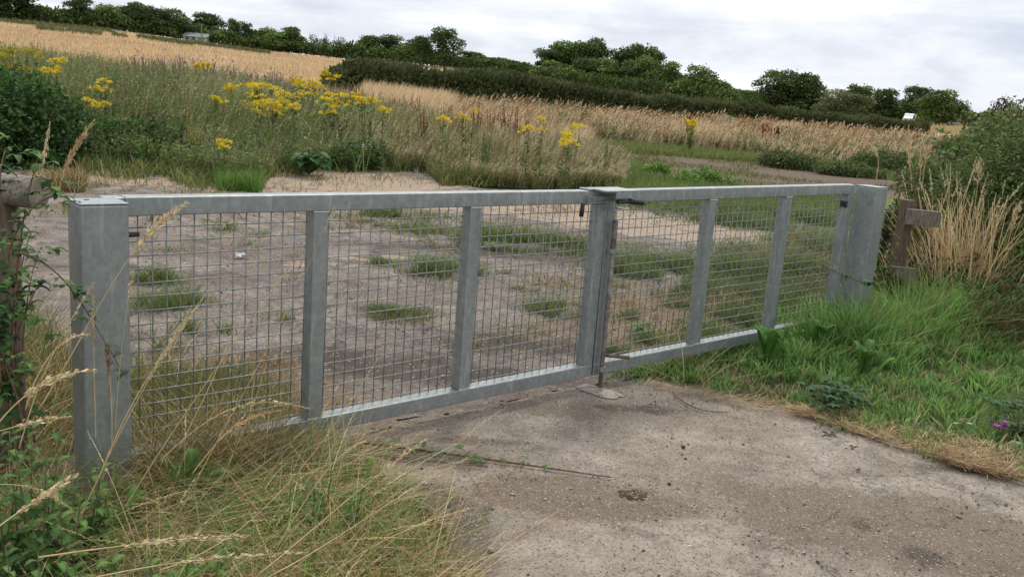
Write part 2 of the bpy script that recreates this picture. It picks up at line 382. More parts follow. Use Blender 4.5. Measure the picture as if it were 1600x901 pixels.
GREEN = [(0.080, 0.140, 0.024), (0.123, 0.203, 0.038), (0.174, 0.238, 0.054), (0.065, 0.119, 0.026)]
LUSH = [(0.081, 0.182, 0.027), (0.128, 0.247, 0.044), (0.176, 0.286, 0.062), (0.068, 0.143, 0.025)]
STRAW = [(.42, .30, .14), (.52, .40, .21), (.34, .23, .10), (.60, .50, .29)]
BROWN = [(.17, .10, .05), (.24, .15, .075), (.11, .07, .035)]
OLIVE = [(.10, .12, .035), (.15, .16, .05), (.20, .19, .07)]
DARKG = [(.02, .045, .012), (.035, .07, .018), (.05, .09, .025)]
GOLD = [(.53, .38, .215), (.61, .47, .29), (.45, .31, .17), (.66, .55, .36)]

def inpoly(px, py, poly):
    px = np.asarray(px); py = np.asarray(py); r = np.zeros(px.shape, bool); n = len(poly)
    for i in range(n):
        x0, y0 = poly[i]; x1, y1 = poly[(i+1) % n]
        if y0 == y1: continue
        c = ((y0 > py) != (y1 > py)) & (px < (x1-x0)*(py-y0)/(y1-y0)+x0); r ^= c
    return r
def scat_poly(poly, n, dens=None):
    p = np.array(poly); lo, hi = p.min(0), p.max(0); o = []
    tot = 0
    while tot < n:
        q = rng.uniform(lo, hi, (n*2, 2)); k = inpoly(q[:, 0], q[:, 1], poly)
        if dens is not None: k &= rng.random(len(q)) < dens(q[:, 0], q[:, 1])
        o.append(q[k]); tot += k.sum()
    q = np.concatenate(o)[:n]
    return np.column_stack([q, hgt(q[:, 0], q[:, 1])])
def scat_band(keys, n, pw=1.0, dens=None):
    """keys: (px, r_near, r_far); sample points in that angular band"""
    k = np.array(keys, float); res = []; tot = 0
    while tot < n:
        x = U(k[0, 0], k[-1, 0], n*2); a = np.interp(x, k[:, 0], k[:, 1]); b = np.interp(x, k[:, 0], k[:, 2])
        r = a+(b-a)*rng.random(n*2)**pw
        az = np.interp(x, _PX, _AZP); X = CAM[0]+r*np.sin(az); Y = CAM[1]+r*np.cos(az)
        m_ = np.ones(len(x), bool) if dens is None else rng.random(len(x)) < dens(X, Y, x, r)
        res.append(np.column_stack([X, Y, hgt(X, Y), r, x])[m_]); tot += m_.sum()
    return np.concatenate(res)[:n]

# ------------------------------------------------------------------ ground sheets
def gauss(X, Y, cx, cy, sx, sy, rot=0):
    dx, dy = X-cx, Y-cy; c, s_ = math.cos(rot), math.sin(rot); a = (dx*c+dy*s_)/sx; b = (-dx*s_+dy*c)/sy
    return np.exp(-(a*a+b*b))
def build_ground():
    az = np.concatenate([np.linspace(-PI, .1, 60)[:-1], np.linspace(.1, 1.42, 330)[:-1], np.linspace(1.42, PI, 40)])
    r = np.concatenate([[0.02, .5, 1, 1.5], np.linspace(2, 14, 150), np.geomspace(14.2, 60, 110), np.geomspace(61, 300, 90), np.geomspace(310, 2500, 30)])
    Rr, Az = np.meshgrid(r, az, indexing='ij'); X = CAM[0]+Rr*np.sin(Az); Y = CAM[1]+Rr*np.cos(Az); Z = hgt(X, Y)
    Z = Z+(fbm(X*2.5, Y*2.5, 9)-.6)*.03*sstep(60, 20, Rr)-.02
    n0, n1 = Rr.shape; V = np.stack([X, Y, Z], -1).reshape(-1, 3); I = np.arange(n0*n1).reshape(n0, n1)
    F = np.stack([I[:-1, :-1], I[:-1, 1:], I[1:, 1:], I[1:, :-1]], -1).reshape(-1, 4)
    px = np.interp(Az, _AZP, _PX); px = np.where((Az < -1) | (Az > 2.4), 3000, px)
    nz = fbm(X*.25, Y*.25, 12)-.5
    near = np.interp(px, [0, 300, 500, 650, 900, 1000, 1100, 1250, 1400, 1700], [30, 30, 28, 22, 26]+[RG(1000, 226), RG(1100, 238), RG(1250, 250), RG(1400, 268), RG(1500, 275)])
    straw = sstep(-2, 4, Rr-near+nz*8)*(1-.55*sstep(560, 700, px)*sstep(110, 80, Rr))
    straw = np.where(px > 1380, straw*.9, straw)
    lw = KB((930, 300, 222), (1000, 306, 225), (1100, 325, 236), (1250, 352, 248), (1400, 380, 266), (1500, 400, 270)); k = np.array(lw)
    a = np.interp(px, k[:, 0], k[:, 1]); b = np.interp(px, k[:, 0], k[:, 2]); lawn = sstep(-1, 1, np.minimum(Rr-a, b-Rr)+nz*3)*sstep(900, 960, px)*sstep(1750, 1600, px)
    tr = KB((960, 250, 240), (1000, 258, 239), (1050, 276, 243), (1100, 292, 248), (1250, 302, 262), (1420, 312, 282), (1500, 318, 290))
    k = np.array(tr); a = np.interp(px, k[:, 0], k[:, 1]); b = np.interp(px, k[:, 0], k[:, 2])
    track = sstep(-.8, .8, np.minimum(Rr-a, b-Rr)+nz*4.5)*sstep(950, 1010, px)*sstep(1700, 1600, px)
    me = raw_mesh('ground', V, F, {'straw': straw.ravel(), 'lawn': lawn.ravel(), 'track': track.ravel()}, True)
    tag(link('ground', me, M_GND), kind='structure')
def inb(px, r, poly):
    return inpoly(px, r, poly).astype(float)
build_ground()

def sheet(name, poly, off, res, mat, attrs, rough=.10, bump=.012, jit=None):
    p = np.array(poly); lo, hi = p.min(0)-.1, p.max(0)+.1
    nx, ny = int((hi[0]-lo[0])/res)+1, int((hi[1]-lo[1])/res)+1
    X, Y = np.meshgrid(np.linspace(lo[0], hi[0], nx), np.linspace(lo[1], hi[1], ny), indexing='ij')
    jx = (fbm(X*3, Y*3, 21)-.5)*rough*2+(fbm(X*14, Y*14, 23)-.5)*rough*.8; jy = (fbm(X*3, Y*3, 31)-.5)*rough*2+(fbm(X*14, Y*14, 33)-.5)*rough*.8
    Z = hgt(X, Y)+off+(fbm(X*1.6, Y*1.6, 40)-.5)*bump+(fbm(X*9, Y*9, 41)-.5)*bump*.5
    cx = (X[:-1, :-1]+X[1:, 1:])/2+jx[:-1, :-1]; cy = (Y[:-1, :-1]+Y[1:, 1:])/2+jy[:-1, :-1]
    keep = inpoly(cx, cy, poly); I = np.arange(nx*ny).reshape(nx, ny)
    F = np.stack([I[:-1, :-1], I[1:, :-1], I[1:, 1:], I[:-1, 1:]], -1)[keep]
    used = np.unique(F); mp = -np.ones(nx*ny, int); mp[used] = np.arange(len(used))
    V = np.stack([X, Y, Z], -1).reshape(-1, 3)[used]; at = {k: f(V[:, 0], V[:, 1]) for k, f in attrs.items()}
    me = raw_mesh(name, V, mp[F], at, True); return tag(link(name, me, mat), kind='structure')
J0, J1 = G(505, 690), G(905, 603)           # expansion joint
jl = lambda t: (J0[0]+(J1[0]-J0[0])*t, J0[1]+(J1[1]-J0[1])*t)
apron = [jl(-.35), jl(0), jl(.5), jl(1.0), G(1000, 592), G(1120, 618), G(1180, 634), G(1280, 650), G(1400, 688), G(1500, 716), G(1600, 742), (3.9, -3.3), (3.6, -6), (.2, -6), (.35, -2.5), G(700, 901), G(700, 830), G(640, 770), G(560, 720), G(420, 725)]
def blobs(L):
    L = [(*G(x, y), sx, sy, rt, a) for x, y, sx, sy, rt, a in L]
    def f(X, Y):
        v = 0
        wob = .55+.9*fbm(X*5, Y*5, 51)
        for cx, cy, sx, sy, rt, a in L: v = v+a*gauss(X, Y, cx, cy, sx, sy, rt)
        return np.clip(v*wob, 0, 1)
    return f
dirx = math.atan2(CR[1], CR[0])
sheet('concrete_apron', apron, .006, .022, M_CONC, {
    'stain': blobs([(1345, 822, .07, .06, dirx, .7), (1440, 872, .12, .09, dirx-.4, .7), (1560, 890, .12, .14, dirx-.4, .4), (1230, 790, .12, .06, dirx, .25), (1510, 735, .35, .05, dirx+.1, .9), (1400, 700, .2, .04, dirx, .5),
                    (960, 640, .25, .08, dirx, .55), (1030, 640, .3, .10, dirx, .5), (700, 820, .20, .22, dirx, 1.0), (640, 780, .2, .16, dirx, .9), (700, 880, .18, .14, dirx, .8), (560, 700, .5, .07, dirx, .8), (1000, 772, .06, .03, dirx, .6), (660, 720, .25, .05, dirx, .5)]
                   +[(540+36*k, 686-8.4*k, .14, .014, dirx+.03, .9) for k in range(11)]),
    'brown': blobs([(890, 775, .30, .17, dirx, 1.3), (1000, 795, .2, .10, dirx, .8), (800, 770, .14, .08, dirx, .8), (1380, 830, .5, .35, dirx, .7), (880, 640, .7, .18, dirx, .55), (1560, 860, .3, .4, dirx, .6), (1240, 800, .25, .2, dirx, .5), (1120, 740, .2, .2, dirx, .3), (740, 690, .4, .06, dirx, .5)]),
    'pale': blobs([(884, 772, .06, .03, dirx, 1.2), (640, 735, .3, .07, dirx, .6), (1430, 760, .5, .12, dirx, .6), (900, 860, .35, .25, dirx, .6), (1080, 690, .5, .14, dirx, .5), (1180, 640, .5, .1, dirx, .5), (1130, 850, .3, .3, dirx, .45), (1580, 800, .25, .08, dirx, .5), (700, 745, .25, .05, dirx, .5)])})
yard = [jl(-2.2), jl(-.3), jl(0), jl(.5), jl(1.0), G(1010, 588), G(1100, 545), G(1190, 490), G(1240, 440), G(1262, 392), G(1250, 376), G(1110, 338), G(985, 316), G(930, 304), G(740, 296), G(700, 276), G(560, 266), G(430, 270), G(400, 288), G(300, 292), G(210, 262), G(60, 258), G(-200, 262), (-3, 8), (-3, 1.2)]
sheet('yard_paving', yard, .004, .045, M_YARD, {
    'stain': blobs([(560, 560, 0.75, 0.22, dirx, 0.63), (620, 585, 0.60, 0.16, dirx, 0.63), (860, 540, 0.75, 0.32, dirx, 0.63), (830, 590, 0.45, 0.13, dirx, 0.53), (700, 460, 0.90, 0.32, dirx, 0.26), (560, 380, 1.20, 0.24, dirx, 0.42), (880, 400, 1.05, 0.40, dirx, 0.73), (800, 395, 0.90, 0.32, dirx, 0.53), (700, 360, 1.20, 0.40, dirx, 0.53), (300, 470, 1.05, 0.16, dirx, 0.37), (520, 520, 1.20, 0.19, dirx, 0.37), (1060, 500, 0.60, 0.48, dirx, 0.63), (1000, 450, 0.75, 0.48, dirx, 0.42), (300, 400, 0.75, 0.16, dirx, 0.32), (430, 450, 0.90, 0.13, dirx, 0.32)]),
    'pale': blobs([(800, 320, 1.30, 0.80, dirx, 0.95), (950, 340, 1.00, 0.90, dirx, 1.37), (1050, 355, 1.00, 0.80, dirx, 1.37), (1180, 372, 1.35, 0.50, dirx, 1.37), (640, 318, 1.20, 0.60, dirx, 0.73), (560, 285, 2.00, 1.00, dirx, 0.84), (440, 290, 1.00, 0.60, dirx, 0.84), (300, 290, 1.20, 0.50, dirx, 0.63), (560, 405, 0.30, 0.08, dirx, 0.95), (620, 402, 0.22, 0.08, dirx, 0.95), (470, 415, 0.22, 0.08, dirx, 0.73), (960, 520, 0.30, 0.19, dirx, 0.42), (880, 480, 0.45, 0.13, dirx, 0.53), (850, 530, 0.45, 0.16, dirx, 0.42), (510, 300, 1.30, 0.50, dirx, 0.53), (100, 280, 1.00, 0.50, dirx, 0.53)]),
    'brown': blobs([(300, 620, 0.90, 0.48, dirx, 0.95), (1040, 530, 0.90, 0.56, dirx, 0.95), (1120, 480, 1.20, 0.50, dirx, 0.84), (1130, 400, 1.20, 0.64, dirx, 0.32), (420, 560, 0.38, 0.32, dirx, 0.37), (900, 440, 0.75, 0.32, dirx, 0.42)])}, rough=.18, bump=.03)
patch = [G(893, 604), G(912, 600), G(935, 606), G(952, 613), G(966, 622), G(955, 628), G(930, 622), G(905, 611)]
def z1(X, Y): return np.ones(len(X))
def z0(X, Y): return np.zeros(len(X))
M_PATCH = simple('cream_mortar', (.18, .155, .12), (.46, .41, .33), 35, .9, bs=.6, bd=.006)
sheet('mortar_patch', patch, .011, .010, M_PATCH, {}, rough=.06, bump=.012)

# ------------------------------------------------------------------ the gate
H = 1.0635; B = .0656; D = .0666; ZB = .1366
XL0, XL1 = .161, 2.619; M1, M2, XS = .9376, 1.7198, 2.553
gl = empty('gate_leaf', (XL0, 0, 0), 'left half of the galvanised gate, longer in view, its foot rail crossing the worn concrete', 'gate', 'two leaves of the galvanised field gate')
bv = .005
def bx(s, x0, x1, z0, z1, y0=0, y1=D): return s.box((x0, y0, z0), (x1, y1, z1))
def leaf(root, L, mulls, mirror, meshx0, zrow, lastgap):
    """local x from 0 to L, y 0..D; hinge stile at 0 (left leaf) or at L (right leaf)"""
    bx(Solid(), 0 if mirror else B+.002, L-B-.002 if mirror else L, H-B, H).build('top_rail', M_GALV, root, bv)
    hx0, hx1 = (L-B, L) if mirror else (0, B)
    fx0, fx1 = (0, B) if mirror else (L-B, L)
    bx(Solid(), hx0, hx1, ZB-B+.001, H-.001).build('hinge_stile', M_GALV, root, bv)
    bx(Solid(), fx0, fx1, ZB-.001, H-B+.001, .0015, D-.0015).build('closing_stile', M_GALV, root, bv)
    bx(Solid(), 0 if mirror else B+.002, L-B-.002 if mirror else L, ZB-B, ZB).build('bottom_rail', M_GALV, root, bv)
    for x in mulls:
        mu = bx(Solid(), x, x+B, ZB-.001, H-B+.001, .0015, D-.0015).build('upright_bar', M_GALV, root, bv)
        w = Solid().tube([(x+B*k/8, .0005+.001*math.sin(k*2.1), H-B-.003+.0012*math.sin(k*1.7)) for k in range(9)], .0035, 6); w.build('weld', M_WELD, mu)
        w = Solid().tube([(x+B*k/8, .0005+.001*math.sin(k*2.7), ZB+.002+.001*math.sin(k*1.3)) for k in range(9)], .0028, 6); w.build('weld', M_WELD, mu)
    s = Solid(); zt = H-B+.004; y = D-.006
    k = 0; x = meshx0
    xs = []
    while x < L-B: xs.append(x); x += .05
    for x in xs:
        if x < (0 if mirror else B)+.004: continue
        if any(a-.002 < x < a+B+.002 for a in mulls): pass
        s.tube([(x+rng.normal()*.0006, y, ZB-.004), (x+rng.normal()*.0008, y, (ZB+H)/2), (x+rng.normal()*.0006, y, zt)], .0024, 6)
    r = 0
    while zrow-.05*r > ZB-.004:
        z = zrow-.05*r; n = 12
        s.tube([(B*.5+(L-B)*i/n, y-.0045, z+rng.normal()*.0007) for i in range(n+1)], .0024, 6); r += 1
    s.build('wire_mesh', M_MESH, root, smooth=True)
leaf(gl, XL1-XL0, [M1-XL0, M2-XL0], False, .2879-XL0, .9495, 0)
# hinge pin on the left leaf
p = FY(214, 366, -.01)
Solid().tube([(B*.2, -.012, p[2]), (p[0]-XL0+.006, -.012, p[2])], .009, 12).build('hinge_bolt', M_BOLT, gl, smooth=True)
# latch assembly of the left leaf: slotted channel + lifting plate + grips
la = Solid(); x0 = 2.452-XL0; x1 = 2.70-XL0
la.box((x0, -.016, H-.034), (XL1-XL0+.004, -.001, H-.026)); la.box((x0, -.016, H-.062), (XL1-XL0+.004, -.001, H-.054)); la.box((x0, -.004, H-.054), (XL1-XL0, -.001, H-.034))
la.box((x0-.004, -.02, H-.070), (x0, -.001, H-.018))
o = la.build('latch_channel', M_GALV, gl, .0015)
lb = Solid(); lb.box((2.50-XL0, -.088, H+.001), (2.735-XL0, .06, H+.011)); lb.box((2.575-XL0, -.088, H-.030), (2.735-XL0, -.080, H+.001)); lb.box((2.575-XL0, -.085, H-.092), (2.655-XL0, -.018, H-.084)); lb.box((2.575-XL0, -.080, H-.084), (2.580-XL0, -.018, H-.045))
lb.box((2.47-XL0, -.004, H+.0015), (2.499-XL0, .075, H+.009))
lp = lb.build('latch_plate', M_GALV, gl, .002)
Solid().tube([(2.62-XL0, -.060, H-.050), (2.70-XL0, -.066, H-.048)], .011, 10).build('latch_bolt', M_BOLT, gl, smooth=True)
Solid().tube([(2.690-XL0, -.062, H-.046), (2.702-XL0, -.066, H-.047), (2.80-XL0, -.070, H-.056), (2.803-XL0, -.070, H-.057)], [.011, .0145, .0145, .011], 12).build('grip', M_BLACK, gl, smooth=True)
p0 = FY(911, 318, -.012); p1 = FY(908, 338, -.012)
Solid().tube([(p0[0]-XL0, -.012, p0[2]), (p1[0]-XL0, -.012, p1[2]), (p1[0]-XL0, -.012, p1[2]-.002)], [.011, .0115, .008], 10).build('grip', M_BLACK, gl, smooth=True)
# right leaf
th = -.0314+.0001
gr = empty('gate_leaf', (2.632, 0, 0), 'right half of the galvanised gate, ending at the far post above long green grass', 'gate', 'two leaves of the galvanised field gate')
gr.rotation_euler = (0, -math.atan(.0121), -.0314)
gr.location.z = 0.0
LR = 2.2978+B
leaf(gr, LR, [.825, 1.5738], True, .0316, .9495, 0)
# drop bolt on right leaf (rod, guides, handle)
rx = .031
rod = Solid().tube([(rx, -.030, H-.16), (rx, -.030, .25), (rx-.001, -.031, .012)], .0125, 12).build('drop_bolt', M_RODG, gr, smooth=True)
Solid().tube([(rx, -.030, .193), (rx+.012, -.045, .192), (rx+.13, -.10, .178)], .010, 10).build('handle', M_RUST, rod, smooth=True)
Solid().tube([(rx, -.030, H-.15), (rx, -.030, H-.30)], .015, 10).build('sleeve', M_RODG, rod, smooth=True)
for z in (H-.31, .115):
    Solid().tube([(rx, -.030, z-.012), (rx, -.030, z+.012)], .0185, 12).box((rx-.018, -.03, z-.010), (rx+.018, -.001, z+.010)).build('guide_bracket', M_GALV, gr)
xa = LR-B
for z in (H-.135, ZB+.075):
    s = Solid().box((xa-.004, -.001, z-.022), (xa-.001, D-.012, z+.022)); s.tube([(xa-.020, D*.45, z), (xa+.01, D*.45, z)], .013, 8); s.tube([(xa-.034, D*.45, z), (xa-.018, D*.45, z)], .007, 8)
    s.build('hinge_bolt', M_BOLT, gr)
Solid().box((xa-.006, -.001, ZB+.108), (xa-.001, D-.012, ZB+.114)).build('hinge_plate', M_WELD, gr)
# posts
gp = empty('gate_post', (.045, -.137, 0), 'broad square galvanised post at the near left end of the gate, bramble hanging across it', 'post', 'square galvanised gate posts')
Solid().box((0, 0, -.25), (.15, .134, H-.006)).build('shaft', M_GALV, gp, .007, 3)
hc = G(148, 312, H)
hm = Solid().box((.0, .0, H-.006), (.15, .134, H)).build('cap_plate', M_GALV, gp, .002)
q = G(135, 312, H); 
Solid().tube([(q[0]-.045, q[1]+.137, H-.003), (q[0]-.045, q[1]+.137, H+.0012)], .009, 14).build('vent_hole', M_BLACK, gp)
gp2 = empty('gate_post', (5.045, -.202, 0), 'square galvanised post at the far right end of the gate, beside the broken wooden post', 'post', 'square galvanised gate posts')
Solid().box((0, 0, -.25), (.15, .155, 1.082)).build('shaft', M_GALV, gp2, .007, 3)
Solid().box((0, 0, 1.082), (.15, .155, 1.088)).build('cap_plate', M_GALV, gp2, .002)

# ------------------------------------------------------------------ wooden bits
def wonky_box(w, d, h, n=10, j=.004, seed=1):
    r = np.random.default_rng(seed); s = Solid(); vs = []
    for i in range(n+1):
        z = h*i/n
        for x, y in ((0, 0), (w, 0), (w, d), (0, d)): vs.append((x+r.normal()*j, y+r.normal()*j, z))
    fs = [(i*4+k, i*4+(k+1) % 4, (i+1)*4+(k+1) % 4, (i+1)*4+k) for i in range(n) for k in range(4)]+[(3, 2, 1, 0), tuple(n*4+k for k in range(4))]
    return s.add(vs, fs)
# left: post-and-rail of round timber
pr = A(42, 300, 3.3)
fr = empty('wooden_rail_fence', (pr[0], pr[1], 0), 'round weathered timber rail on a brown post, half hidden in leaves at the left edge', 'fence')
zc = pr[2]; r_ = .052
dr = Vector((-CR[0], -CR[1], 0)).normalized(); dr = (dr+Vector((_f[0], _f[1], 0)).normalized()*.25).normalized()
a0 = Vector((0, 0, zc))+dr*(-.045)
s = Solid().tube([a0, a0+dr*.01, a0+dr*.5+Vector((0, 0, .004)), a0+dr*1.1, a0+dr*2.0], [.050, .052, .053, .052, .054], 20)
ro = s.build('rail', M_WOODG, fr)
for p_ in ro.data.polygons: p_.use_smooth = len(p_.vertices) == 4
en = Solid().tube([a0-dr*.0015, a0-dr*.0005], .047, 20).build('sawn_end', M_WOODE, ro)
pp = Vector((0, 0, 0))+dr*.10
s = Solid().tube([(pp.x-.01, pp.y, -.2), (pp.x-.01, pp.y, .3), (pp.x, pp.y+.01, zc-.045)], [.062, .06, .056], 16); s.build('post', M_WOODR, fr, smooth=True)
s = Solid().tube([(pp.x+dr.x*1.6, pp.y+dr.y*1.6, -.2), (pp.x+dr.x*1.6, pp.y+dr.y*1.6, zc-.045)], .06, 16); s.build('post', M_WOODR, fr, smooth=True)
# right: sawn post with stub boards
b0 = A(1404, 400, 7.35); rt = empty('broken_wooden_post', (b0[0], b0[1], 0), 'old brown wooden post with two short sawn boards still nailed on', 'post')
ztop = A(1408, 311, 7.35)[2]
vx = Vector((CR[0], CR[1], 0)).normalized()
ang = math.atan2(vx.y, vx.x)
Mz = Matrix.Rotation(ang+.45, 4, 'Z')
o = wonky_box(.085, .085, ztop+.2, seed=3).build('post', M_WOODR, rt, .004); o.matrix_local = Mz@Matrix.Translation((-.045, -.045, -.2))
zb1 = A(1420, 337, 7.3)[2]; zb2 = A(1410, 428, 7.3)[2]
Mb = Matrix.Rotation(ang-.25, 4, 'Z')
o = wonky_box(.235, .05, .115, 3, .002, 5).build('board', M_WOODP, rt, .003); o.matrix_local = Mb@Matrix.Translation((-.01, -.115, zb1-.06))
o = wonky_box(.17, .05, .11, 3, .002, 6).build('board', M_WOODP, rt, .003); o.matrix_local = Mb@Matrix.Translation((-.055, -.125, zb2-.05))
bs_ = A(1386, 350, 8.6)
s = Solid(); 
o = wonky_box(.11, .10, bs_[2]+.12, 5, .012, 9).build('stone_marker', M_PATCH, None, .01); o.location = (bs_[0]-.05, bs_[1], 0); tag(o, 'pale weathered stone stub just behind the far gate post', 'marker stone')

# ------------------------------------------------------------------ trees
def crown_mesh(name, seed, squash=1.0, n=6500, lobes=18, leaf=.045, cols=None, open_=.0):
    """crown in a unit box: radius .5 in x,y and 0..1 in z"""
    global rng
    keep = rng; rng = np.random.default_rng(seed)
    L = []
    for i in range(lobes):
        a = rng.uniform(0, 2*PI); z = rng.uniform(.12, .92); rr = .36*math.sqrt(max(.05, 1-((z-.42)/.62)**2))*rng.uniform(.5, 1.05)
        L.append((rr*math.cos(a), rr*math.sin(a), z, rng.uniform(.13, .23)))
    L.append((0, 0, .45, .26)); L.append((.05, -.05, .7, .2))
    L = np.array(L); w = L[:, 3]**2; w /= w.sum(); k = rng.choice(len(L), n, p=w)
    d = rng.normal(size=(n, 3)); d /= np.linalg.norm(d, axis=1, keepdims=True); d[:, 2] = np.where(rng.random(n) < .65, abs(d[:, 2]), d[:, 2])
    rad = L[k, 3]*np.clip(rng.normal(.92, .18, n), .3, 1.45)
    p = L[k, :3]+d*rad[:, None]*np.array([1, 1, .85])
    p[:, 2] = np.clip(p[:, 2], .02, None)
    s = Soup(); lobe_t = rng.uniform(.6, 1.5, len(L))
    c = pal(cols, n, .25)*lobe_t[k][:, None]
    s.leaves(p, U(leaf*.7, leaf*1.5, n), c, d=rng.normal(size=(n, 3))+d*.6, aspect=.8, nrm=d+rng.normal(size=(n, 3))*.5)
    me = s.mesh(name); me.materials.append(M_FAR); rng = keep; return me
def trunk_mesh(name, seed):
    r = np.random.default_rng(seed); s = Solid()
    s.tube([(0, 0, -.03), (.01, 0, .15), (0, .01, .35), (.02, 0, .6), (.01, 0, .85)], [.035, .026, .022, .013, .004], 8)
    for i in range(9):
        z = r.uniform(.2, .6); a = i*2.4; L = r.uniform(.18, .36)
        s.tube([(0, 0, z), (L*.5*math.cos(a), L*.5*math.sin(a), z+.1), (L*math.cos(a), L*math.sin(a), z+.25)], [.012, .008, .002], 6)
    me = bpy.data.meshes.new(name); me.from_pydata(s.v, [], s.f); me.update(); me.shade_smooth(); me.materials.append(M_BARK); return me
DARKT = [(0.042, 0.072, 0.025), (0.069, 0.109, 0.034), (0.112, 0.160, 0.047), (0.054, 0.090, 0.034)]
MIDT = [(0.061, 0.104, 0.026), (0.105, 0.163, 0.041), (0.155, 0.215, 0.055)]
PALE = [(0.084, 0.102, 0.042), (0.120, 0.138, 0.060), (0.156, 0.168, 0.078)]
REDD = [(.05, .06, .025), (.09, .07, .035), (.12, .075, .045), (.05, .075, .025)]
crowns = {'dark': [crown_mesh('dark_crown', 100+i, cols=DARKT) for i in range(5)], 'mid': [crown_mesh('mid_crown', 200+i, cols=MIDT) for i in range(4)],
          'pale': [crown_mesh('pale_crown', 301, cols=PALE, lobes=26, leaf=.035)], 'open': [crown_mesh('open_crown', 400+i, cols=DARKT, n=4200, lobes=12) for i in range(2)],
          'thin': [crown_mesh('thin_crown', 500+i, cols=DARKT, n=1400, lobes=14) for i in range(2)], 'red': [crown_mesh('red_crown', 601, n=6000, cols=REDD, leaf=.03, lobes=24)]}
trunks = [trunk_mesh('trunk', 11), trunk_mesh('trunk', 12)]
tcount = [0]
def tree(x, top, w, r, kind, label, cat='tree', group=None, skirt=.15, name='tree', basedrop=0):
    X, Y, z = AT(x, r); zt = A(x, top, r)[2]; h = max(zt-z, 1.0); W = w*r/FPX
    t = empty(name, (X, Y, z), label, cat, group, rz=tcount[0]*1.7); tcount[0] += 1
    cm = crowns[kind][tcount[0] % len(crowns[kind])]
    c = link('crown', cm, None, t); c.location = (0, 0, h*skirt*.5-.02*h); c.scale = (W*1.22, W*1.22, h*(1-skirt*.5)*1.06)
    k = link('trunk', trunks[tcount[0] % 2], None, t); k.scale = (h*.9, h*.9, h*.95)
    return t
gA = 'trees along the field skyline'
tree(20, -14, 62, 262, 'dark', 'large dark round tree at the top left corner on the skyline', group=gA)
tree(-25, -5, 55, 262, 'dark', 'dark tree cut by the left edge of the skyline', group=gA)
tree(128, 0, 40, 262, 'dark', 'tall lone dark tree rising right of the low bushes by the grey shed', group=gA)
tree(168, 12, 46, 262, 'mid', 'round tree on the skyline just right of the tall lone tree', group=gA)
tree(205, 6, 52, 266, 'dark', 'highest domed tree of the dark cluster above the straw field', group=gA)
tree(240, 14, 56, 262, 'dark', 'broad dark tree in the middle of the cluster above the straw field', group=gA)
tree(272, 18, 44, 264, 'dark', 'dark tree ending the cluster left of the long white barn', group=gA)
tree(322, 26, 46, 268, 'dark', 'domed dark tree behind the wooden pole and white barn', group=gA)
tree(303, 34, 34, 270, 'dark', 'lower dark tree directly behind the long white barn', group=gA)
tree(366, 32, 28, 264, 'open', 'small upright tree between two gaps of sky right of the barn', group=gA)
tree(384, 38, 16, 264, 'dark', 'very small round tree touching the upright tree right of the barn', group=gA)
tree(405, 46, 46, 266, 'mid', 'smooth tree at the left of the big clipped looking clump', group=gA)
tree(450, 45, 50, 262, 'mid', 'big smooth square shouldered green tree above the straw field end', group=gA)
tree(425, 54, 50, 258, 'mid', 'lower green tree in front of the clipped looking clump', group=gA)
tree(487, 58, 22, 262, 'thin', 'thin tree with sparse crown right of the big clipped clump', group=gA)
tree(508, 60, 22, 264, 'thin', 'sparse tree beside bare dead branches on the skyline', group=gA)
tree(530, 62, 26, 262, 'thin', 'slim open tree left of the long mid skyline wood', group=gA)
tree(570, 60, 46, 266, 'dark', 'dark tree at the left of the mid skyline wood', group=gA)
tree(605, 60, 50, 268, 'dark', 'broad dark tree in the middle of the mid skyline wood', group=gA)
tree(640, 64, 44, 264, 'dark', 'dark tree touching the left of the tall paired trees', group=gA)
tree(657, 60, 34, 250, 'open', 'shorter tree of the tall pair left of the sky gap', group=gA)
tree(692, 47, 46, 248, 'open', 'tallest ragged tree of the pair standing above the hedge', group=gA)
tree(735, 84, 60, 266, 'dark', 'low rounded tree right of the tall pair', group=gA)
tree(770, 92, 56, 268, 'dark', 'low tree sloping down towards the big wood', group=gA)
tree(805, 97, 52, 268, 'dark', 'lowest dark tree just left of the big wood', group=gA)
gB = 'trees of the big wood'
for i, (x, tp, w, r, k, lb_) in enumerate([
    (852, 78, 50, 262, 'dark', 'dark tree at the left edge of the big wood'), (880, 69, 54, 264, 'mid', 'lighter domed tree near the left top of the big wood'),
    (912, 74, 48, 262, 'dark', 'tree at the dip left of centre on top of the big wood'), (935, 70, 50, 266, 'dark', 'dark tree forming the centre top of the big wood'),
    (975, 74, 54, 266, 'dark', 'dark tree right of the centre dip of the big wood'), (1008, 76, 50, 264, 'dark', 'dark tree at the upper right shoulder of the big wood'),
    (868, 98, 50, 250, 'mid', 'lower front tree at the left foot of the big wood'), (905, 96, 50, 246, 'dark', 'front tree below the left dip of the big wood'),
    (945, 94, 56, 244, 'mid', 'bright green front tree in the middle of the big wood'), (985, 98, 50, 242, 'dark', 'front tree below the right shoulder of the big wood'),
    (1015, 94, 46, 240, 'mid', 'green front tree stepping down right of the wood centre'), (1045, 102, 44, 236, 'mid', 'green tree in the gap left of the last round tree'),
    (1095, 106, 60, 232, 'mid', 'last round tree at the right end of the big wood'), (1070, 125, 40, 230, 'mid', 'bushy low tree under the last round tree')]):
    tree(x, tp, w, r, k, lb_, group=gB)
tree(1132, 130, 40, 236, 'mid', 'low tree trailing off right of the big wood', group=gA)
tree(1170, 142, 50, 262, 'dark', 'small far tree in the gap between wood and paired trees', group=gA)
gC = 'trees on the right of the skyline'
tree(1212, 112, 56, 205, 'open', 'left tree of the gappy pair on the right', group=gC)
tree(1262, 120, 62, 205, 'open', 'right tree of the gappy pair with sky showing through', group=gC)
tree(1240, 135, 60, 208, 'dark', 'dark lower tree filling between the gappy pair', group=gC)
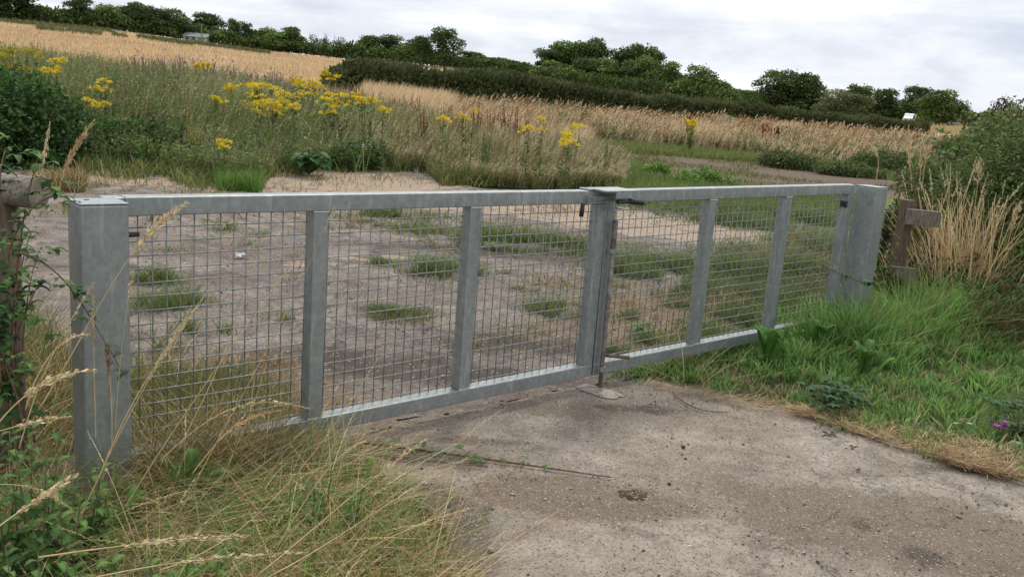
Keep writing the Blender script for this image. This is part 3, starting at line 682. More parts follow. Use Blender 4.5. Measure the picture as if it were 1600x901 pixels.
tree(1322, 143, 66, 180, 'pale', 'pale grey green rounded willow bush', group=gC)
tree(1343, 136, 44, 215, 'dark', 'dark tree peeping over the pale willow bush', group=gC)
tree(1388, 143, 44, 215, 'open', 'flat topped dark tree right of the willow bush', group=gC)
tree(1432, 142, 46, 215, 'dark', 'round dark tree behind the white van', group=gC)
tree(1470, 145, 48, 180, 'mid', 'nearer ivy clad tree left of the grey car', group=gC)
tree(1493, 155, 34, 200, 'dark', 'small dark tree leaning right above the grey car', group=gC)
tree(1515, 163, 12, 150, 'thin', 'spindly young tree with wispy top above the right bushes', group=gC)
tree(1578, 164, 52, 34, 'red', 'reddish green hawthorn crown at the right edge of the skyline', group=gC, skirt=.02, name='hawthorn')
# low hedgerow scrub filling the foot of the skyline
def strip_hedge(name, keys, n, size, cols, label, cat='hedge', hv=.35, mat=M_FAR, thick=3.0):
    k = np.array(keys, float); x = np.sort(U(k[0, 0], k[-1, 0], n)); r = np.interp(x, k[:, 0], k[:, 1])+U(-.5, .5, n)*thick
    top = np.interp(x, k[:, 0], k[:, 2])
    az = np.interp(x, _PX, _AZP); X = CAM[0]+r*np.sin(az); Y = CAM[1]+r*np.cos(az); z = hgt(X, Y)
    rm = np.interp(x, k[:, 0], k[:, 1])
    zt = np.array([A(a, b, c)[2] for a, b, c in zip(x, top, rm)])
    lump = (fbm(X*.25, Y*.25, 61)-.5)*2*hv+(fbm(X*1.1, Y*1.1, 62)-.5)*hv*1.6
    hh = np.clip(zt-z+lump, .3, None); u = rng.random(n)**.75
    p = np.column_stack([X, Y, z+hh*u]); s = Soup(); c = pal(cols, n, .3)*(.45+1.3*fbm(X*.28, Y*.28+u*2, 63))[:, None]
    s.leaves(p, U(.6, 1.3, n)*size, c, d=np.column_stack([rng.normal(size=(n, 2))*.7, np.abs(rng.normal(size=n))]), aspect=.6)
    i = int(n/2); org = (X[i], Y[i], z[i]); o = s.build(name, mat, origin=org); o.location = org; return tag(o, label, cat)
strip_hedge('hedgerow', [(-60, 264, 22), (45, 264, 20), (60, 264, 18), (110, 264, 19), (150, 260, 28), (230, 260, 34), (290, 266, 50), (340, 262, 50), (400, 262, 62), (480, 262, 72), (560, 262, 76), (640, 262, 80), (720, 262, 93), (800, 262, 102), (830, 262, 105)], 26000, .9, DARKT+MIDT, 'dark scrubby hedgerow running under the skyline trees on the left', hv=1.6, thick=8)
strip_hedge('hedgerow', [(825, 250, 104), (880, 240, 112), (960, 236, 124), (1040, 230, 132), (1120, 228, 143), (1180, 230, 152), (1240, 215, 158), (1300, 210, 160), (1360, 215, 166), (1420, 225, 172), (1480, 225, 176), (1540, 235, 181), (1620, 240, 188)], 24000, .8, DARKT+MIDT, 'dark scrubby hedgerow under the big wood and the right hand trees', hv=1.3, thick=8)
# the long dark hedge in the middle distance
HK = [(505, 48, 114), (530, 49, 108), (550, 50, 103), (585, 51, 100), (620, 54, 101), (700, 60, 110), (800, 66, 122), (900, 72, 137), (1000, 78, 149), (1100, 84, 160), (1200, 90, 170), (1300, 96, 180), (1380, 103, 187), (1460, 110, 196)]
o = strip_hedge('field_hedge', HK, 60000, .26, [(.045, .070, .024), (.072, .10, .034), (.105, .125, .046), (.095, .085, .04)], 'long low dark green hedge slanting across the middle distance', hv=.6, mat=M_FAR, thick=3.2)

k = np.array(HK, float); n = 5200; x = U(528, 1460, n); r = np.interp(x, k[:, 0], k[:, 1])+U(-1.6, 1.6, n); az = np.interp(x, _PX, _AZP); X = CAM[0]+r*np.sin(az); Y = CAM[1]+r*np.cos(az)
tp = np.array([A(a, b, c)[2] for a, b, c in zip(x, np.interp(x, k[:, 0], k[:, 2]), r)]); zz = hgt(X, Y); s = Soup(); hh = U(.35, .95, n)
s.blades(np.column_stack([X, Y, np.maximum(tp-.45+(fbm(X*.25, Y*.25, 61)-.5)*.6, zz)]), hh, rng.normal(-.75, .6, n), U(.1, .5, n), U(0, .4, n), U(.08, .16, n), pal([(.04, .062, .022), (.068, .09, .034), (.095, .10, .045)], n), pal([(.075, .10, .04), (.14, .14, .065)], n), 2)
sh = s.build('shoots', M_FAR, o, origin=tuple(o.location))
# ------------------------------------------------------------------ far buildings, pole, vehicles
def shed(x, y, r, w, h, d, label, mats, cat, rz):
    p = A(x, y, r); z = float(hgt(p[0], p[1])); t = empty('farm_building', (p[0], p[1], z), label, cat, rz=rz)
    zr = p[2]-z; zr = h
    Solid().box((-w/2, 0, -.5), (w/2, d, zr-.6)).build('wall', mats[0], t)
    s = Solid(); s.add([(-w/2-.3, -.4, zr-.62), (w/2+.3, -.4, zr-.62), (w/2+.3, d+.4, zr-.62), (-w/2-.3, d+.4, zr-.62), (-w/2-.3, d/2, zr+.5), (w/2+.3, d/2, zr+.5)], [(0, 1, 5, 4), (2, 3, 4, 5), (0, 4, 3), (1, 2, 5), (0, 3, 2, 1)]); s.build('roof', mats[1], t)
    return t, zr
rz = math.atan2(CR[1], CR[0])
t, zr = shed(93, 35, 262, 2.8, 2.0, 5, 'small grey shed among the bushes at the top left', (M_SHED, M_ROOF), 'shed', rz)
Solid().box((-.5, -.06, 0), (.5, -.01, zr-1.0)).build('door', M_GLASS, t)
t, zr = shed(304, 60, 258, 6.0, 2.2, 6, 'long low white barn at the foot of the skyline trees', (M_BWHT, M_ROOF), 'barn', rz)
for xx in (-2.4, -.8): Solid().box((xx, -.06, zr-1.5), (xx+.9, -.01, zr-.8)).build('window', M_GLASS, t)
Solid().box((.9, -.06, 0), (2.6, -.01, zr-.9)).build('door', simple('green_door', (.10, .2, .09), (.16, .28, .13), 1, .6), t)
p = A(315, 58, 250); z = float(hgt(p[0], p[1])); zt = A(315, 37, 250)[2]
t = empty('utility_pole', (p[0], p[1], z), 'thin pale wooden pole standing before trees by the white barn', 'pole')
Solid().tube([(0, 0, -.5), (0, 0, zt-z)], [.16, .12], 8).build('shaft', M_WOODG, t); Solid().box((-.7, -.06, zt-z-.5), (.7, .06, zt-z-.38)).build('crossarm', M_WOODG, t)
def vehicle(x, y, r, L, Hh, paint, name, label, cat, van):
    p = A(x, y, r); z = p[2]; t = empty(name, (p[0], p[1], z), label, cat, rz=rz+.95)
    W = 1.8
    prof = [(0, .35), (0, .95), (.25, 1.05*Hh/1.9), (.5, Hh*.98), (.9, Hh), (L-.2, Hh), (L, Hh*.9), (L, .35)] if van else [(0, .35), (0, .75), (.9, .95), (1.6, Hh*.97), (2.1, Hh), (3.2, Hh*.98), (3.9, .98), (L, .9), (L, .35)]
    if van: prof = [(0, .35), (0, .95), (.8, 1.1), (1.5, Hh*.97), (2.0, Hh), (L-.15, Hh), (L, Hh*.92), (L, .35)]
    vs = [(a-L/2, 0, b) for a, b in prof]+[(a-L/2, W, b) for a, b in prof]; n = len(prof)
    Solid().add(vs, [tuple(range(n)), tuple(range(2*n-1, n-1, -1))]+[(i, i+n, (i+1) % n+n, (i+1) % n) for i in range(n)]).build('body', paint, t, .05)
    Solid().add([(1.05-L/2, -.012, 1.05), (L*.62-L/2, -.012, 1.05), (L*.62-L/2, -.012, Hh*.88), (1.65-L/2, -.012, Hh*.88)], [(0, 1, 2, 3)]).build('side_window', M_GLASS, t)
    Solid().add([(L/2+.012, .25, 1.05), (L/2+.012, W-.25, 1.05), (L/2+.012, W-.25, Hh*.85), (L/2+.012, .25, Hh*.85)], [(0, 1, 2, 3)]).build('rear_window', M_GLASS, t)
    for xx in (.8, L-.85):
        for yy in (-.02, W-.18):
            Solid().tube([(xx-L/2, yy, .32), (xx-L/2, yy+.2, .32)], .32, 16).build('wheel', M_TYRE, t)
    return t
pv = AT(1427, 206)
vehicle(1427, 191, 206*1.0, 3.9, 1.9, M_VAN, 'parked_van', 'tiny white van parked far off between hedge and trees', 'van', True).location.z = float(hgt(*A(1427, 191, 206)[:2]))+.05
vehicle(1497, 197, 200, 4.1, 1.45, M_CARG, 'parked_car', 'tiny grey car parked far off right of the ivy clad tree', 'car', False).location.z = float(hgt(*A(1497, 197, 200)[:2]))+.05

# ------------------------------------------------------------------ mid-ground vegetation
def mk(name, s, label, cat, mat=M_VEG): return tag(s.build(name, mat), label, cat, kind='stuff')
def grassy(s, P, hmin, hmax, cols, wf=.0011, seg=3, curve=(.0, .6), lean=(.0, .35), az=None, tips=None, r=None, v=.22):
    n = len(P); r = np.hypot(P[:, 0]-CAM[0], P[:, 1]-CAM[1]); a = U(0, 2*PI, n) if az is None else rng.normal(az, .9, n)
    w = np.maximum(.004, r*wf)*U(.6, 1.3, n); c0 = pal(cols, n, v); c1 = c0*U(.95, 1.35, (n, 1)) if tips is None else pal(tips, n, .2)
    h = U(hmin, hmax, n) if np.isscalar(hmin) else hmin*U(.6, 1.05, n)
    s.blades(P[:, :3], h, a, U(*lean, n), U(*curve, n), w, c0, c1, seg); return h, a
def leafy_weeds(s, P, h, cols, leafcols, K=14, ls=.06, spread=.12, flower=None, fk=5, fs=.02, az=None):
    n = len(P); r = np.hypot(P[:, 0]-CAM[0], P[:, 1]-CAM[1]); a = U(0, 2*PI, n) if az is None else rng.normal(az, .8, n); le = U(0, .25, n); cu = U(0, .2, n); c = pal(cols, n, .2)
    s.blades(P[:, :3], h, a, le, cu, np.maximum(.004, r*.0008), c, c, 3, .6)
    t = rng.random((n, K))*.92+.06; q = Soup.path(P[:, :3], h, a, le, cu, t)
    an = U(0, 2*PI, (n, K)); d = np.stack([np.cos(an), np.sin(an), U(-.1, .9, (n, K))], -1)
    q = q+d*spread*.3*(1.1-t)[..., None]*h[:, None, None]
    sz = (ls*U(.6, 1.3, (n, K))*(1.25-.7*t))
    s.leaves(q.reshape(-1, 3), sz.ravel(), np.repeat(pal(leafcols, n, .2), K, 0)*U(.75, 1.25, (n*K, 1)), d.reshape(-1, 3), .38)
    if flower is not None:
        t = U(.9, 1.06, (n, fk)); q = Soup.path(P[:, :3], h, a, le, cu, t)+rng.normal(size=(n, fk, 3))*h[:, None, None]*.05
        s.leaves(q.reshape(-1, 3), fs*U(.6, 1.3, n*fk), np.repeat(pal(flower, n, .15), fk, 0), None, .8)
WIND = -.75   # stems lean this way in world azimuth (to the right of the picture)
# straw field, near part with real stalks
s = Soup()
P = scat_band([(-80, 27, 75), (300, 27, 78), (500, 27, 70), (640, 28, 50)], 52000, 1.3)
grassy(s, P, .40, .66, GOLD, .0008, 2, az=WIND, curve=(.1, .5))
P = scat_band([(-80, 75, 255), (300, 78, 255), (500, 70, 255), (620, 60, 240)], 60000, 1.2)
grassy(s, P, .35, .6, GOLD, .0008, 1, curve=(0, .3))
P = scat_band([(800, 150, 235), (1000, 130, 225), (1200, 130, 205), (1520, 125, 215)], 14000, 1.2)
grassy(s, P, .4, .7, [(.46, .36, .19), (.38, .32, .15)], .0009, 1, curve=(0, .3))
for i_ in range(len(s.C)):
    v_ = s.V[i_]; s.C[i_] = s.C[i_]*(.72+.5*fbm(v_[:, 0]*.05, v_[:, 1]*.05, 57)+.12*(fbm(v_[:, 0]*.4, v_[:, 1]*.4, 58)-.5))[:, None]
mk('straw_crop', s, 'ripe golden straw crop covering the rising field', 'crop', M_FAR)
s = Soup()   # greener field margin streaks
for ya, xb0, xb1, rr in ((0, -60, 180, 235), (0, 60, 200, 205), (0, 215, 300, 215), (0, 300, 420, 230)):
    n = 2200; x = U(xb0, xb1, n); r = rr+(x-xb0)*.03+rng.normal(size=n)*3.0; az = np.interp(x, _PX, _AZP); X = CAM[0]+r*np.sin(az); Y = CAM[1]+r*np.cos(az)
    P = np.column_stack([X, Y, hgt(X, Y)]); grassy(s, P[fbm(X*.06, Y*.06, 5) > .42], .5, 1.4, [(.10, .12, .045), (.16, .16, .07)], .0013, 1, curve=(0, .4))
mk('field_margin_weeds', s, 'dull green weedy streaks along the straw field edge', 'weeds', M_FAR)

# tall golden grass band in front of the hedge
s = Soup()
bandk = [(560, 22, 48), (700, 22, 56), (850, 26, 66), (940, RG(940, 222), 70), (1000, RG(1000, 227), 74), (1150, RG(1150, 241), 80), (1300, RG(1300, 256), 90), (1450, RG(1450, 274), 90), (1560, RG(1560, 282), 80)]
def patchy(X, Y, x, r): return .15+.85*sstep(.40, .56, fbm(X*.35, Y*.35, 71))
def clumpy(X, Y, x, r): return .06+.94*sstep(.46, .60, fbm(X*.55, Y*.55, 74))
P = scat_band(bandk, 46000, 1.6, patchy)
g = fbm(P[:, 0]*.30, P[:, 1]*.30, 72); r = P[:, 3]
cg = np.where((g+rng.normal(size=len(g))*.05-.10*sstep(1120, 1300, P[:, 4]) > .515)[:, None], pal(GOLD+[(.72, .62, .46), (.62, .48, .36)], len(P), .2), pal([(.30, .28, .13), (.19, .20, .085), (.36, .27, .15), (.33, .20, .13), (.40, .36, .20)], len(P), .25))
n = len(P); a = rng.normal(WIND, .8, n); h = U(.25, .80, n)*(.25+1.2*fbm(P[:, 0]*.45, P[:, 1]*.45, 73)); w = r*.0010*U(.6, 1.2, n)
s.blades(P[:, :3], h, a, U(0, .25, n), U(.05, .45, n), w, cg*.8, cg*1.1, 3)
P2 = scat_band(bandk, 5200, 1.5, clumpy); n = len(P2); a = rng.normal(WIND, .6, n); h = U(.6, 1.25, n)*(.5+.8*fbm(P2[:, 0]*.45, P2[:, 1]*.45, 73)); le = U(.0, .25, n); cu = U(.1, .4, n); c = pal(GOLD, n, .15)
s.blades(P2[:, :3], h, a, le, cu, P2[:, 3]*.0005, c, c, 3); s.heads(P2[:, :3], h, a, le, cu, c*1.15, 7, .72, P2[:, 3]*.0016, .3, .4)
P3 = scat_band(bandk, 4200, 1.5, lambda X, Y, x, r: .02+.98*sstep(.50, .58, fbm(X*.4+9, Y*.4, 75))); n = len(P3)
leafy_weeds(s, P3, U(.35, .8, n), [(.12, .14, .05)], [(.13, .18, .06), (.19, .22, .09), (.10, .14, .05)], 9, .14)
P3 = scat_band(bandk, 2200, 1.4, lambda X, Y, x, r: .03+.97*sstep(.52, .6, fbm(X*.5+3, Y*.5, 76))); n = len(P3); h = U(.5, 1.0, n); a = rng.normal(WIND, .8, n); le = U(0, .15, n); cu = U(0, .2, n); c = pal([(.24, .11, .06), (.32, .16, .09), (.28, .2, .11)], n)
s.blades(P3[:, :3], h, a, le, cu, P3[:, 3]*.0006, c, c, 3); s.heads(P3[:, :3], h, a, le, cu, c, 9, .55, P3[:, 3]*.0017, .6, .6)
mk('tall_golden_grass', s, 'tall golden seeding grass in front of the long hedge', 'grass')
# short green lawn and verge strips around the track
s = Soup()
P = scat_band(KB((940, 240, 222), (1000, 241, 226), (1100, 249, 237), (1250, 262, 250), (1420, 284, 270)), 12000); grassy(s, P, .10, .28, [(.11, .16, .04), (.16, .19, .06), (.22, .21, .08)], .0011, 2)
P = scat_band(KB((960, 302, 250), (1000, 306, 258), (1060, 315, 280), (1130, 330, 296), (1250, 345, 306), (1360, 360, 315)), 16000); grassy(s, P, .07, .22, [(.10, .17, .04), (.15, .21, .055), (.20, .22, .08)], .0010, 2)
P = scat_band(KB((980, 262, 238), (1100, 300, 246), (1250, 310, 260), (1450, 315, 280)), 5000, dens=lambda X, Y, x, r: sstep(.45, .6, fbm(X*.5, Y*.5, 79))); grassy(s, P, .03, .10, BROWN+GREEN+[(.30, .23, .13)], .0010, 2)
mk('short_grass', s, 'short green and yellowish grass either side of the gravel track', 'grass')

# the thick weed bed beyond the yard
wk = [(-60, RG(-60, 256), 26), (130, RG(130, 262), 28), (250, RG(250, 268), 29), (330, RG(330, 284), 29), (410, RG(410, 284), 29), (430, RG(430, 272), 29), (560, RG(560, 266), 27), (670, RG(670, 270), 24), (700, RG(700, 288), 23), (850, RG(850, 298), 21), (985, RG(985, 296), 19)]
def wh(P):   # height envelope
    x = P[:, 4]; r = P[:, 3]
    e = np.interp(x, [0, 150, 300, 450, 600, 750, 900, 990], [.95, .92, .95, .92, .9, .85, .8, .6])
    f = .45+.55*sstep(0, 2.8, r-np.interp(x, [k[0] for k in wk], [k[1] for k in wk]))
    return e*f*(.75+.55*fbm(P[:, 0]*.7, P[:, 1]*.7, 81))
s = Soup()
P = scat_band(wk, 9000, 1.5); h = wh(P)*U(.7, 1.1, len(P))
right = sstep(520, 680, P[:, 4])
WGR = [(0.146, 0.220, 0.057), (0.213, 0.281, 0.085), (0.095, 0.152, 0.038), (0.302, 0.354, 0.133), (0.168, 0.268, 0.067)]
L1 = P[right < .5]; h1 = h[right < .5]
for lo_, hi_, cs_ in ((0, .44, [(.07, .11, .035), (.10, .15, .05)]), (.44, .55, WGR), (.55, 1.1, [(.20, .25, .10), (.28, .31, .15), (.16, .23, .08)])):
    f_ = fbm(L1[:, 0]*.8, L1[:, 1]*.5, 86); q_ = (f_ >= lo_) & (f_ < hi_)
    leafy_weeds(s, L1[q_], h1[q_], [(.13, .15, .06), (.22, .17, .09)], cs_, 18, .075)
L2 = P[right >= .5]; h2 = h[right >= .5]
leafy_weeds(s, L2, h2, [(.14, .13, .05), (.2, .15, .07)], [(.18, .20, .08), (.27, .27, .12), (.36, .32, .16), (.13, .17, .06)], 16, .055)
P = scat_band(wk, 26000, 1.4); h = wh(P)*U(.6, 1.1, len(P)); rt_ = (sstep(450, 800, P[:, 4])*.6+.08+(fbm(P[:, 0]*.5, P[:, 1]*.5, 84)-.5)*1.2) > rng.random(len(P))
c = np.where(rt_[:, None], pal([(.48, .39, .22), (.38, .31, .15), (.30, .25, .12), (.55, .45, .27), (.30, .18, .10)], len(P)), pal(WGR+[(.16, .21, .07)], len(P)))
n = len(P); s.blades(P[:, :3], h, rng.normal(WIND, 1.2, n), U(0, .3, n), U(0, .5, n), P[:, 3]*.0009*U(.6, 1.2, n), c*.85, c*1.15, 3)
P = scat_band(wk, 3600, 1.3, lambda X, Y, x, r: (.03+.97*sstep(.45, .58, fbm(X*.5, Y*.5, 89)))*(.25+.75*sstep(380, 640, x))); n = len(P); h = wh(P)*U(.85, 1.2, n); a = rng.normal(WIND, .8, n); le = U(0, .25, n); cu = U(.05, .4, n); c = pal([(.50, .42, .26), (.36, .25, .16), (.44, .44, .26), (.56, .48, .32)], n)
s.blades(P[:, :3], h, a, le, cu, P[:, 3]*.0006, c*.8, c, 3); s.heads(P[:, :3], h, a, le, cu, c*1.1, 9, .7, P[:, 3]*.0020, .35, .4)
# white dots and mauve thistle haze
P = scat_band([(350, 15, 19), (480, 14.5, 19), (620, 15, 19)], 170); leafy_weeds(s, P, wh(P)*1.0, WGR, WGR, 8, .05, flower=[(.6, .6, .52)], fk=1, fs=.03)
P = scat_band([(190, 21, 27), (300, 20, 27), (480, 20, 26)], 260); leafy_weeds(s, P, wh(P)*1.15, [(.1, .09, .07)], [(.09, .11, .06), (.12, .12, .08)], 10, .07, flower=[(.17, .14, .19), (.26, .23, .23)], fk=3, fs=.04)
mk('weed_bed', s, 'thick green and tawny weed bed along the far side of the yard', 'weeds')
# fringe of low grass at the foot of the weeds
s = Soup()
P = scat_band(KD((110, 274, 2.2), (200, 284, 2.2), (250, 278, 1.6), (300, 300, 3), (410, 300, 3), (425, 280, 1.2), (560, 270, 1.2), (670, 272, 1.2), (700, 294, 1.6), (985, 299, 1.6)), 11000); P = P[fbm(P[:, 0]*1.1, P[:, 1]*1.1, 87) > .40]; grassy(s, P, .06, .34, GREEN+OLIVE+[(.13, .19, .05), (.34, .29, .14), (.42, .34, .18)], .0010, 3)
P = scat_band(KD((50, 302, 1.0), (130, 302, .8)), 1500); grassy(s, P, .1, .3, OLIVE+STRAW+BROWN, .001, 3)
P = scat_band(KD((340, 300, 1.0), (412, 302, 1.6)), 1500); grassy(s, P, .1, .3, LUSH, .001, 3)
mk('low_grass_fringe', s, 'low green grass fringe at the foot of the weed bed', 'grass')
# tawny straw patches within / behind the weeds
s = Soup()
for x0, x1, r0, r1, n, cols, hh in ((290, 420, 19, 24, 1800, [(.50, .42, .24), (.42, .34, .17)], (.7, 1.05)), (560, 780, 18, 27, 7000, GOLD, (.4, .8)), (560, 700, 27, 40, 5000, GOLD, (.8, 1.3)),
                                   (0, 560, 26, 33, 6000, [(.38, .28, .15), (.30, .22, .12), (.46, .37, .2)], (.7, 1.1)), (660, 920, 21, 29, 5200, GOLD+[(.33, .2, .12)], (.4, .8))):
    P = scat_band([(x0, r0, r1), (x1, r0, r1)], n); h, a = grassy(s, P, hh[0], hh[1], cols, .0009, 3, az=WIND, curve=(.1, .4), lean=(0, .2))
mk('tawny_grass', s, 'tawny dry grass patches among the green weeds', 'grass')

# ragwort plants: individual
def ragwort(i, x, y, r, wpx, label, pal_=None):
    r *= 1.0
    X, Y, z = AT(x, r); zt = A(x, y, r)[2]; h = max(zt-z, .45); W = max(wpx*r/FPX, .16)
    t = empty('ragwort', (X, Y, z), label, 'wildflower', 'yellow flowering ragwort plants')
    n = max(3, min(14, int(W*20))); s = Soup(); q = rng.normal(size=(n, 2))*.04; base = np.column_stack([q, np.zeros(n)])
    fx = np.column_stack([U(-.5, .5, n)*W, U(-.5, .5, n)*W*.7]); a = np.arctan2(fx[:, 1], fx[:, 0]); hh = h*(1-.16*np.abs(rng.normal(size=n))*(1 if n > 6 else .4)); le = np.hypot(fx[:, 0], fx[:, 1])/hh
    cu = np.zeros(n); c = pal([(.08, .11, .03)], n)
    s.blades(base, hh, a, le, cu, np.full(n, max(.008, r*.0007)), c, c, 3, .3)
    K = 12; t_ = U(.1, .9, (n, K)); p = Soup.path(base, hh, a, le, cu, t_); s.leaves(p.reshape(-1, 3), U(.05, .10, n*K), np.repeat(pal([(.06, .10, .025), (.10, .14, .04)], n), K, 0), None, .4)
    s.build('stems', M_VEG, t)
    K = 110; top = Soup.path(base, hh, a, le, cu, np.ones((n, 1)))[:, 0]; rad = max(.075, W*.17)
    an = U(0, 2*PI, (n, K)); rr = rad*np.sqrt(rng.random((n, K))); cl_ = rng.normal(size=(n, 7, 2))*rad*.62; ci = rng.integers(0, 7, (n, K)); cc_ = np.take_along_axis(cl_, np.stack([ci, ci], -1), 1)
    q_ = cc_+rng.normal(size=(n, K, 2))*rad*.16; rr = np.hypot(q_[..., 0], q_[..., 1]); p = top[:, None]+np.stack([q_[..., 0], q_[..., 1], U(-.012, .018, (n, K))-rr*.35+np.sin(ci*2.3)*.02], -1)
    for j in range(n):
        f = Soup(); f.leaves(p[j], U(.016, .028, K)*max(1, r/14), pal(pal_ or [(.74, .58, .03), (.84, .68, .05), (.58, .44, .03)], K, .18), np.column_stack([rng.normal(size=(K, 2)), np.full(K, .5)]), .9)
        f.build('flower_head', M_VEG, t)
rw = [(35, 72, 16, 58, 'wide dull yellow ragwort clump at the far left edge under the straw field'), (97, 87, 15, 17, 'small bright ragwort head right of the wide dull clump'), (84, 99, 14.5, 15, 'lowest small ragwort head near the leaning pale stalk'),
      (163, 124, 14.5, 18, 'single ragwort head above the green weeds left of centre'), (152, 156, 13.5, 13, 'little ragwort head low in the green weeds'), (315, 98, 20, 18, 'lone ragwort head against the straw field'),
      (345, 152, 15.5, 22, 'ragwort head at the left foot of the big yellow group'), (362, 132, 17, 14, 'small ragwort just left of the big yellow group'), (400, 128, 17, 46, 'bright ragwort forming the upper left of the big yellow group'),
      (432, 137, 16.5, 60, 'largest ragwort clump in the middle of the big yellow group'), (425, 150, 16, 50, 'ragwort in the lower front of the big yellow group'), (456, 156, 15, 14, 'small ragwort at the right foot of the big yellow group'), (475, 119, 19, 50, 'ragwort clump behind and right of the big yellow group'), (511, 108, 19.5, 18, 'tallest upright ragwort head right of the yellow group'),
      (530, 145, 16.5, 52, 'broad ragwort clump by the rusty docks'), (575, 150, 16, 26, 'ragwort head at the right end of the yellow row'), (566, 143, 17, 14, 'small ragwort above the right end of the yellow row'), (603, 168, 15, 12, 'tiny ragwort head standing in pale grass'), (735, 170, 14.5, 17, 'lone ragwort head on tall stem in the tan grass centre'),
      (693, 182, 14, 9, 'very small faded ragwort left of the lone centre head'), (850, 183, 14.5, 11, 'small ragwort left of the taller right hand pair'), (901, 189, 14, 17, 'upper ragwort of the pair in the tan weeds'), (897, 202, 13.4, 20, 'lower ragwort of the pair in the tan weeds'), (886, 212, 12.8, 10, 'faint ragwort below the pair in the tan weeds'), (831, 196, 13.6, 10, 'tiny pale ragwort in tan weeds left of the pair'),
      (1087, 189, 27, 24, 'ragwort clump standing alone in golden grass beyond the track'), (343, 219, 12.9, 10, 'tiny low ragwort near the yard edge')]
for i, (x, y, r, w, l_) in enumerate(rw): ragwort(i, x, y, r if x != 1087 else 31, w, l_, [(.42, .36, .04), (.52, .43, .05), (.3, .28, .05)] if i == 0 else None)
# yellow-green bedstraw plant
def spike_plant(name, x, ytop, r, wpx, cols, label, cat, group, nst=10, K=46, hs=.02, leafc=None, t0=.4, az=None):
    X, Y, z = AT(x, r); zt = A(x, ytop, r)[2]; h = max(zt-z, .4); W = wpx*r/FPX
    t = empty(name, (X, Y, z), label, cat, group); s = Soup(); n = nst
    base = np.column_stack([rng.normal(size=(n, 2))*W*.25, np.zeros(n)]); a = U(0, 2*PI, n) if az is None else rng.normal(az, .5, n); hh = h*U(.72, 1.02, n); le = U(0, .12, n); cu = U(0, .1, n)
    c = pal(cols, n, .15); s.blades(base, hh, a, le, cu, np.full(n, max(.006, r*.0007)), c*.7, c, 3, .5)
    if leafc: 
        tt = U(.05, .55, (n, 8)); p = Soup.path(base, hh, a, le, cu, tt); s.leaves(p.reshape(-1, 3), U(.06, .14, n*8), pal(leafc, n*8), None, .35)
    s.build('stems', M_VEG, t)
    for j in range(n):
        f = Soup(); k = slice(j, j+1); f.heads(base[k], hh[k], a[k], le[k], cu[k], c[k], K, t0, hs*max(1, r/12), .8, .6); f.build('seed_spike', M_VEG, t)
gD = 'rust red dock spikes'
RED = [(.20, .07, .04), (.27, .10, .055), (.14, .045, .03)]
for x, y, r, w, l_ in ((296, 122, 15, 5, 'thin dark red dock spike left of the big yellow ragwort group'), (551, 128, 20, 26, 'rusty dock cluster behind the yellow ragwort row'), (569, 130, 20.5, 14, 'rusty dock tip at the right of the yellow ragwort row'), (636, 145, 20, 16, 'reddish dock cluster in the pale grass right of the ragwort'),
                       (650, 150, 22, 14, 'paler dock in the golden grass right of the reddish cluster'), (668, 167, 17.5, 10, 'tall dark red dock spike standing in front of pale grass'), (748, 157, 20, 14, 'orange dock spike beside the lone centre ragwort'), (795, 160, 21, 20, 'rusty dock cluster in the tan grass left of centre'), (815, 168, 19, 16, 'rusty dock right of the centre cluster'),
                       (1082, 180, 46, 16, 'red dock behind the lone far ragwort'), (700, 158, 25, 14, 'faint rusty dock in the golden grass before the hedge'), (721, 178, 19, 12, 'low rusty dock left of the lone centre ragwort'), (770, 172, 22, 12, 'small orange brown dock right of the lone centre ragwort'), (612, 150, 21, 14, 'dark rusty dock left of the reddish cluster'), (915, 172, 40, 14, 'distant rusty dock near the hedge'),
                       (1210, 193, 44, 20, 'bright red dock in the golden grass on the right'), (1222, 198, 44, 10, 'small orange dock touching the bright red one')):
    spike_plant('dock', x, y, r, w, RED if x != 1210 else [(.34, .085, .05)], l_, 'dock plant', gD, 9 if w > 6 else 3, t0=.58)
spike_plant('bedstraw', 305, 190, RG(305, 262), 26, [(.36, .33, .06), (.42, .36, .07)], 'yellow green bedstraw plant at the edge of the yard', 'plant', None, 14, 30, .016, GREEN)
gM = 'upright green mullein stalks by the yard'
spike_plant('willowherb', 765, 195, RG(765, 285), 14, [(.10, .16, .05)], 'upright green willowherb left of the tan weeds by the yard', 'plant', gM, 8, 40, .03, WGR, .1)
spike_plant('willowherb', 958, 205, RG(958, 290), 12, [(.10, .13, .045)], 'slim tall willowherb at the right end of the weed bed', 'plant', gM, 5, 40, .022, WGR, .2)
for x, y, l_ in ((1060, 85, ''),): pass
# bare dead poplar twigs
p = AT(506, 258); t = empty('dead_tree', p, 'bare dead branches poking above the skyline scrub', 'dead tree'); s = Solid()
ht = A(506, 52, 258)[2]-p[2]
for i in range(9):
    a = rng.uniform(0, 6.28); x_ = rng.normal()*1.5; s.tube([(x_*.3, 0, 0), (x_, rng.normal(), ht*.6), (x_*1.4+rng.normal()*.3, 0, ht*rng.uniform(.85, 1.05))], [.16, .10, .03], 5)
s.build('branches', M_BARK, t)

